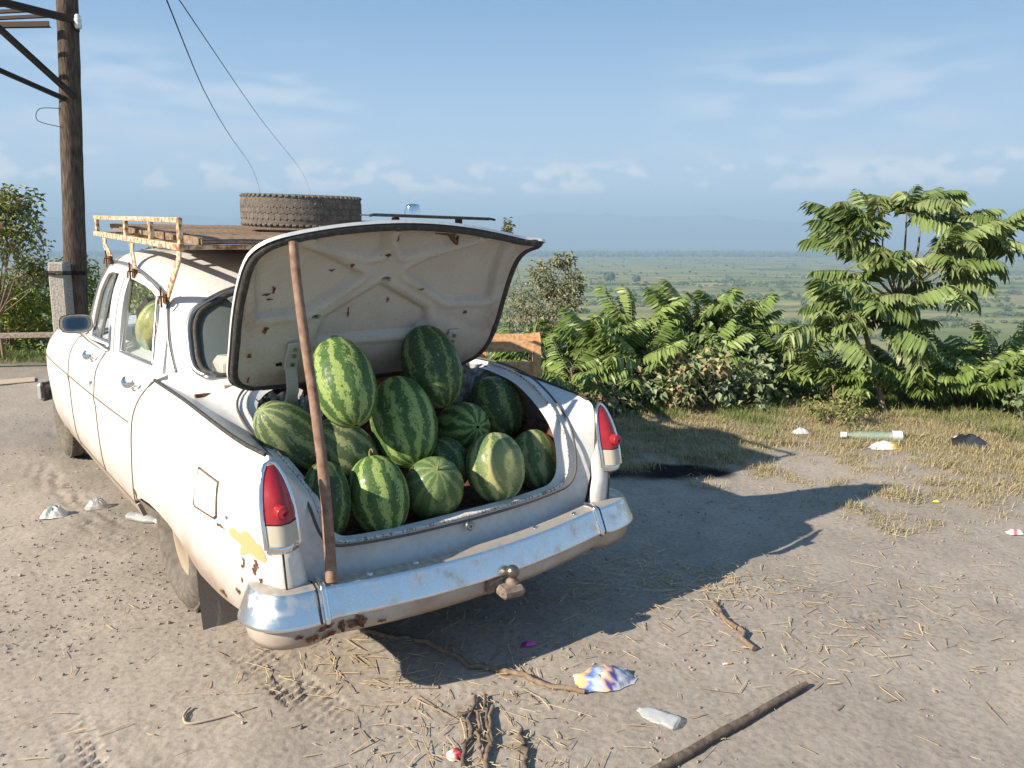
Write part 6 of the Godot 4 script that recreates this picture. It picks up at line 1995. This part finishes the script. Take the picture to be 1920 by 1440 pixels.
func build_far() -> void:
	var fm := leaf_mat(Color.WHITE, 0.8, 0.3)
	var cm := clump_mesh(900)
	var xf := []
	var cs := []
	var put := func(x: float, z: float, s: float) -> void:
		var e := beyond(clampf(x, -40.0, 40.0), z)
		var y := hill_y(e) - 0.06 + minf(e * 0.01, 6.0) * n1.get_noise_2d(x * 0.02, z * 0.02)
		xf.append(Transform3D(Basis(Vector3.UP, rng.randf() * TAU).scaled(Vector3(s, s * rng.randf_range(0.55, 0.95), s)), Vector3(x, y - 0.2, z)))
		cs.append(Color(0.095, 0.135, 0.045).lerp(Color(0.16, 0.20, 0.08), rng.randf()))
	# hedgerows: rows across the view and a few along it
	for k in 150:
		var z0 := -560.0 - 2600.0 * pow(rng.randf(), 1.5)
		var x0 := rng.randf_range(-0.75, 0.8) * -z0
		var ln := rng.randf_range(60.0, 420.0)
		var sl := rng.randf_range(-0.12, 0.12)
		if rng.randf() < 0.14: sl = rng.randf_range(1.2, 3.0)
		var m := int(ln / 7.0)
		for j in m:
			if rng.randf() < 0.25: continue
			var t := j / float(m) * ln
			put.call(x0 + t / sqrt(1.0 + sl * sl) + rng.randfn() * 3.0, z0 - t * sl / sqrt(1.0 + sl * sl) + rng.randfn() * 4.0, rng.randf_range(5.0, 11.0))
	for k in 16000:
		var z := -420.0 - 1900.0 * pow(rng.randf(), 1.4)
		var x := rng.randf_range(-0.8, 0.85) * -z
		var g := n1.get_noise_2d(x * 0.012, z * 0.02)
		if g < 0.16 + 0.00010 * -z: continue
		put.call(x, z, rng.randf_range(5.0, 12.0))
	# dark wooded band near the far side of the plain
	for k in 9000:
		var z := -6000.0 - 2600.0 * rng.randf()
		var x := rng.randf_range(-0.8, 0.85) * -z
		if n1.get_noise_2d(x * 0.0012, z * 0.006) + 0.25 * sin(z * 0.004) < 0.0: continue
		put.call(x, z, rng.randf_range(22.0, 45.0))
	for k in 700:
		var z := -2300.0 - 3200.0 * rng.randf()
		put.call(rng.randf_range(-0.8, 0.85) * -z, z, rng.randf_range(6.0, 14.0))
	stuff("valley_trees", cm, fm, xf, cs, "far hedgerows and woods on the hazy valley floor", "trees")
	# scrub on the slope just below the lot
	var xb := []
	var cb := []
	for k in 2600:
		var z := -13.0 - 150.0 * pow(rng.randf(), 1.6)
		var x := rng.randf_range(-0.85, 0.85) * -z
		var y := hill_y(beyond(clampf(x, -40.0, 40.0), z))
		xb.append(Transform3D(Basis(Vector3.UP, rng.randf() * TAU).scaled(Vector3.ONE * rng.randf_range(1.0, 2.4)), Vector3(x, y - 0.3, z)))
		cb.append(Color(0.09, 0.14, 0.04).lerp(Color(0.16, 0.20, 0.07), rng.randf()))
	stuff("slope_scrub", clump_mesh(901), fm, xb, cb, "scrub covering the slope below the lot", "scrub")
	# two lone trees standing out on the plain, a farmhouse
	for q in [[275.0, -2170.0, 34.0, 0.8, "lone dark tree out on the pale fields, left of two"], [340.0, -2110.0, 26.0, 1.0, "lone dark tree out on the pale fields, right of two"]]:
		var o := thing("lone_tree", q[4], "tree", Transform3D(Basis(), Vector3(q[0], hill_y(2000.0) - 1.0, q[1])), "lone trees on the plain")
		var lt := mat(Color(0.09, 0.13, 0.045), 0.9)
		var cr0 := part(o, "crown", clump_mesh(902), lt)
		cr0.transform = Transform3D(Basis().scaled(Vector3(q[2], q[2] * 1.2, q[2]) * 0.8), Vector3(0, 4, 0))
		var tb := MB.new()
		tb.tube([Vector3(0, -1, 0), Vector3(0, 10, 0)], 1.2, 6)
		part(o, "trunk", tb, M.dark)

func _ready() -> void:
	var t0 := Time.get_ticks_msec()
	# camera
	var cam := Camera3D.new()
	cam.name = "camera"
	cam.fov = 53.0
	cam.near = 0.05
	cam.far = 40000.0
	cam.position = Vector3(0, 1.66, 0)
	cam.rotation = Vector3(-0.1822, 0, 0)
	add_child(cam)
	cam.current = true
	# sky, air, exposure
	var we := WorldEnvironment.new()
	we.name = "world_environment"
	var env := Environment.new()
	env.tonemap_mode = Environment.TONE_MAPPER_LINEAR
	env.tonemap_exposure = 2.0
	build_sky(env)
	env.sdfgi_enabled = true
	env.ssao_enabled = true
	env.ssil_enabled = true
	env.fog_enabled = true
	env.fog_density = 0.00018
	env.fog_light_color = Color(0.74, 0.88, 1.0)
	we.environment = env
	add_child(we)
	# sun: low from the left
	car_xf = Transform3D(Basis(Vector3.UP, YAW), CAR)
	var sun := DirectionalLight3D.new()
	sun.name = "sun"
	sun.light_energy = 1.6
	sun.light_color = Color(1.0, 0.95, 0.87)
	sun.light_angular_distance = 0.5
	sun.shadow_enabled = true
	add_child(sun)
	var ray := car_xf.basis * Vector3(1.76, -1.0, 0.19)
	sun.basis = Basis.looking_at(ray.normalized(), Vector3.UP)
	rng.seed = 4242
	n1.seed = 1; n1.frequency = 0.45; n1.fractal_octaves = 3
	n2.seed = 2; n2.frequency = 1.6; n2.fractal_octaves = 3
	n3.seed = 3; n3.frequency = 22.0; n3.fractal_octaves = 2
	make_materials()
	build_ground()
	build_car()
	build_melons()
	build_props()
	build_plants()
	print("built in ", Time.get_ticks_msec() - t0, " ms")
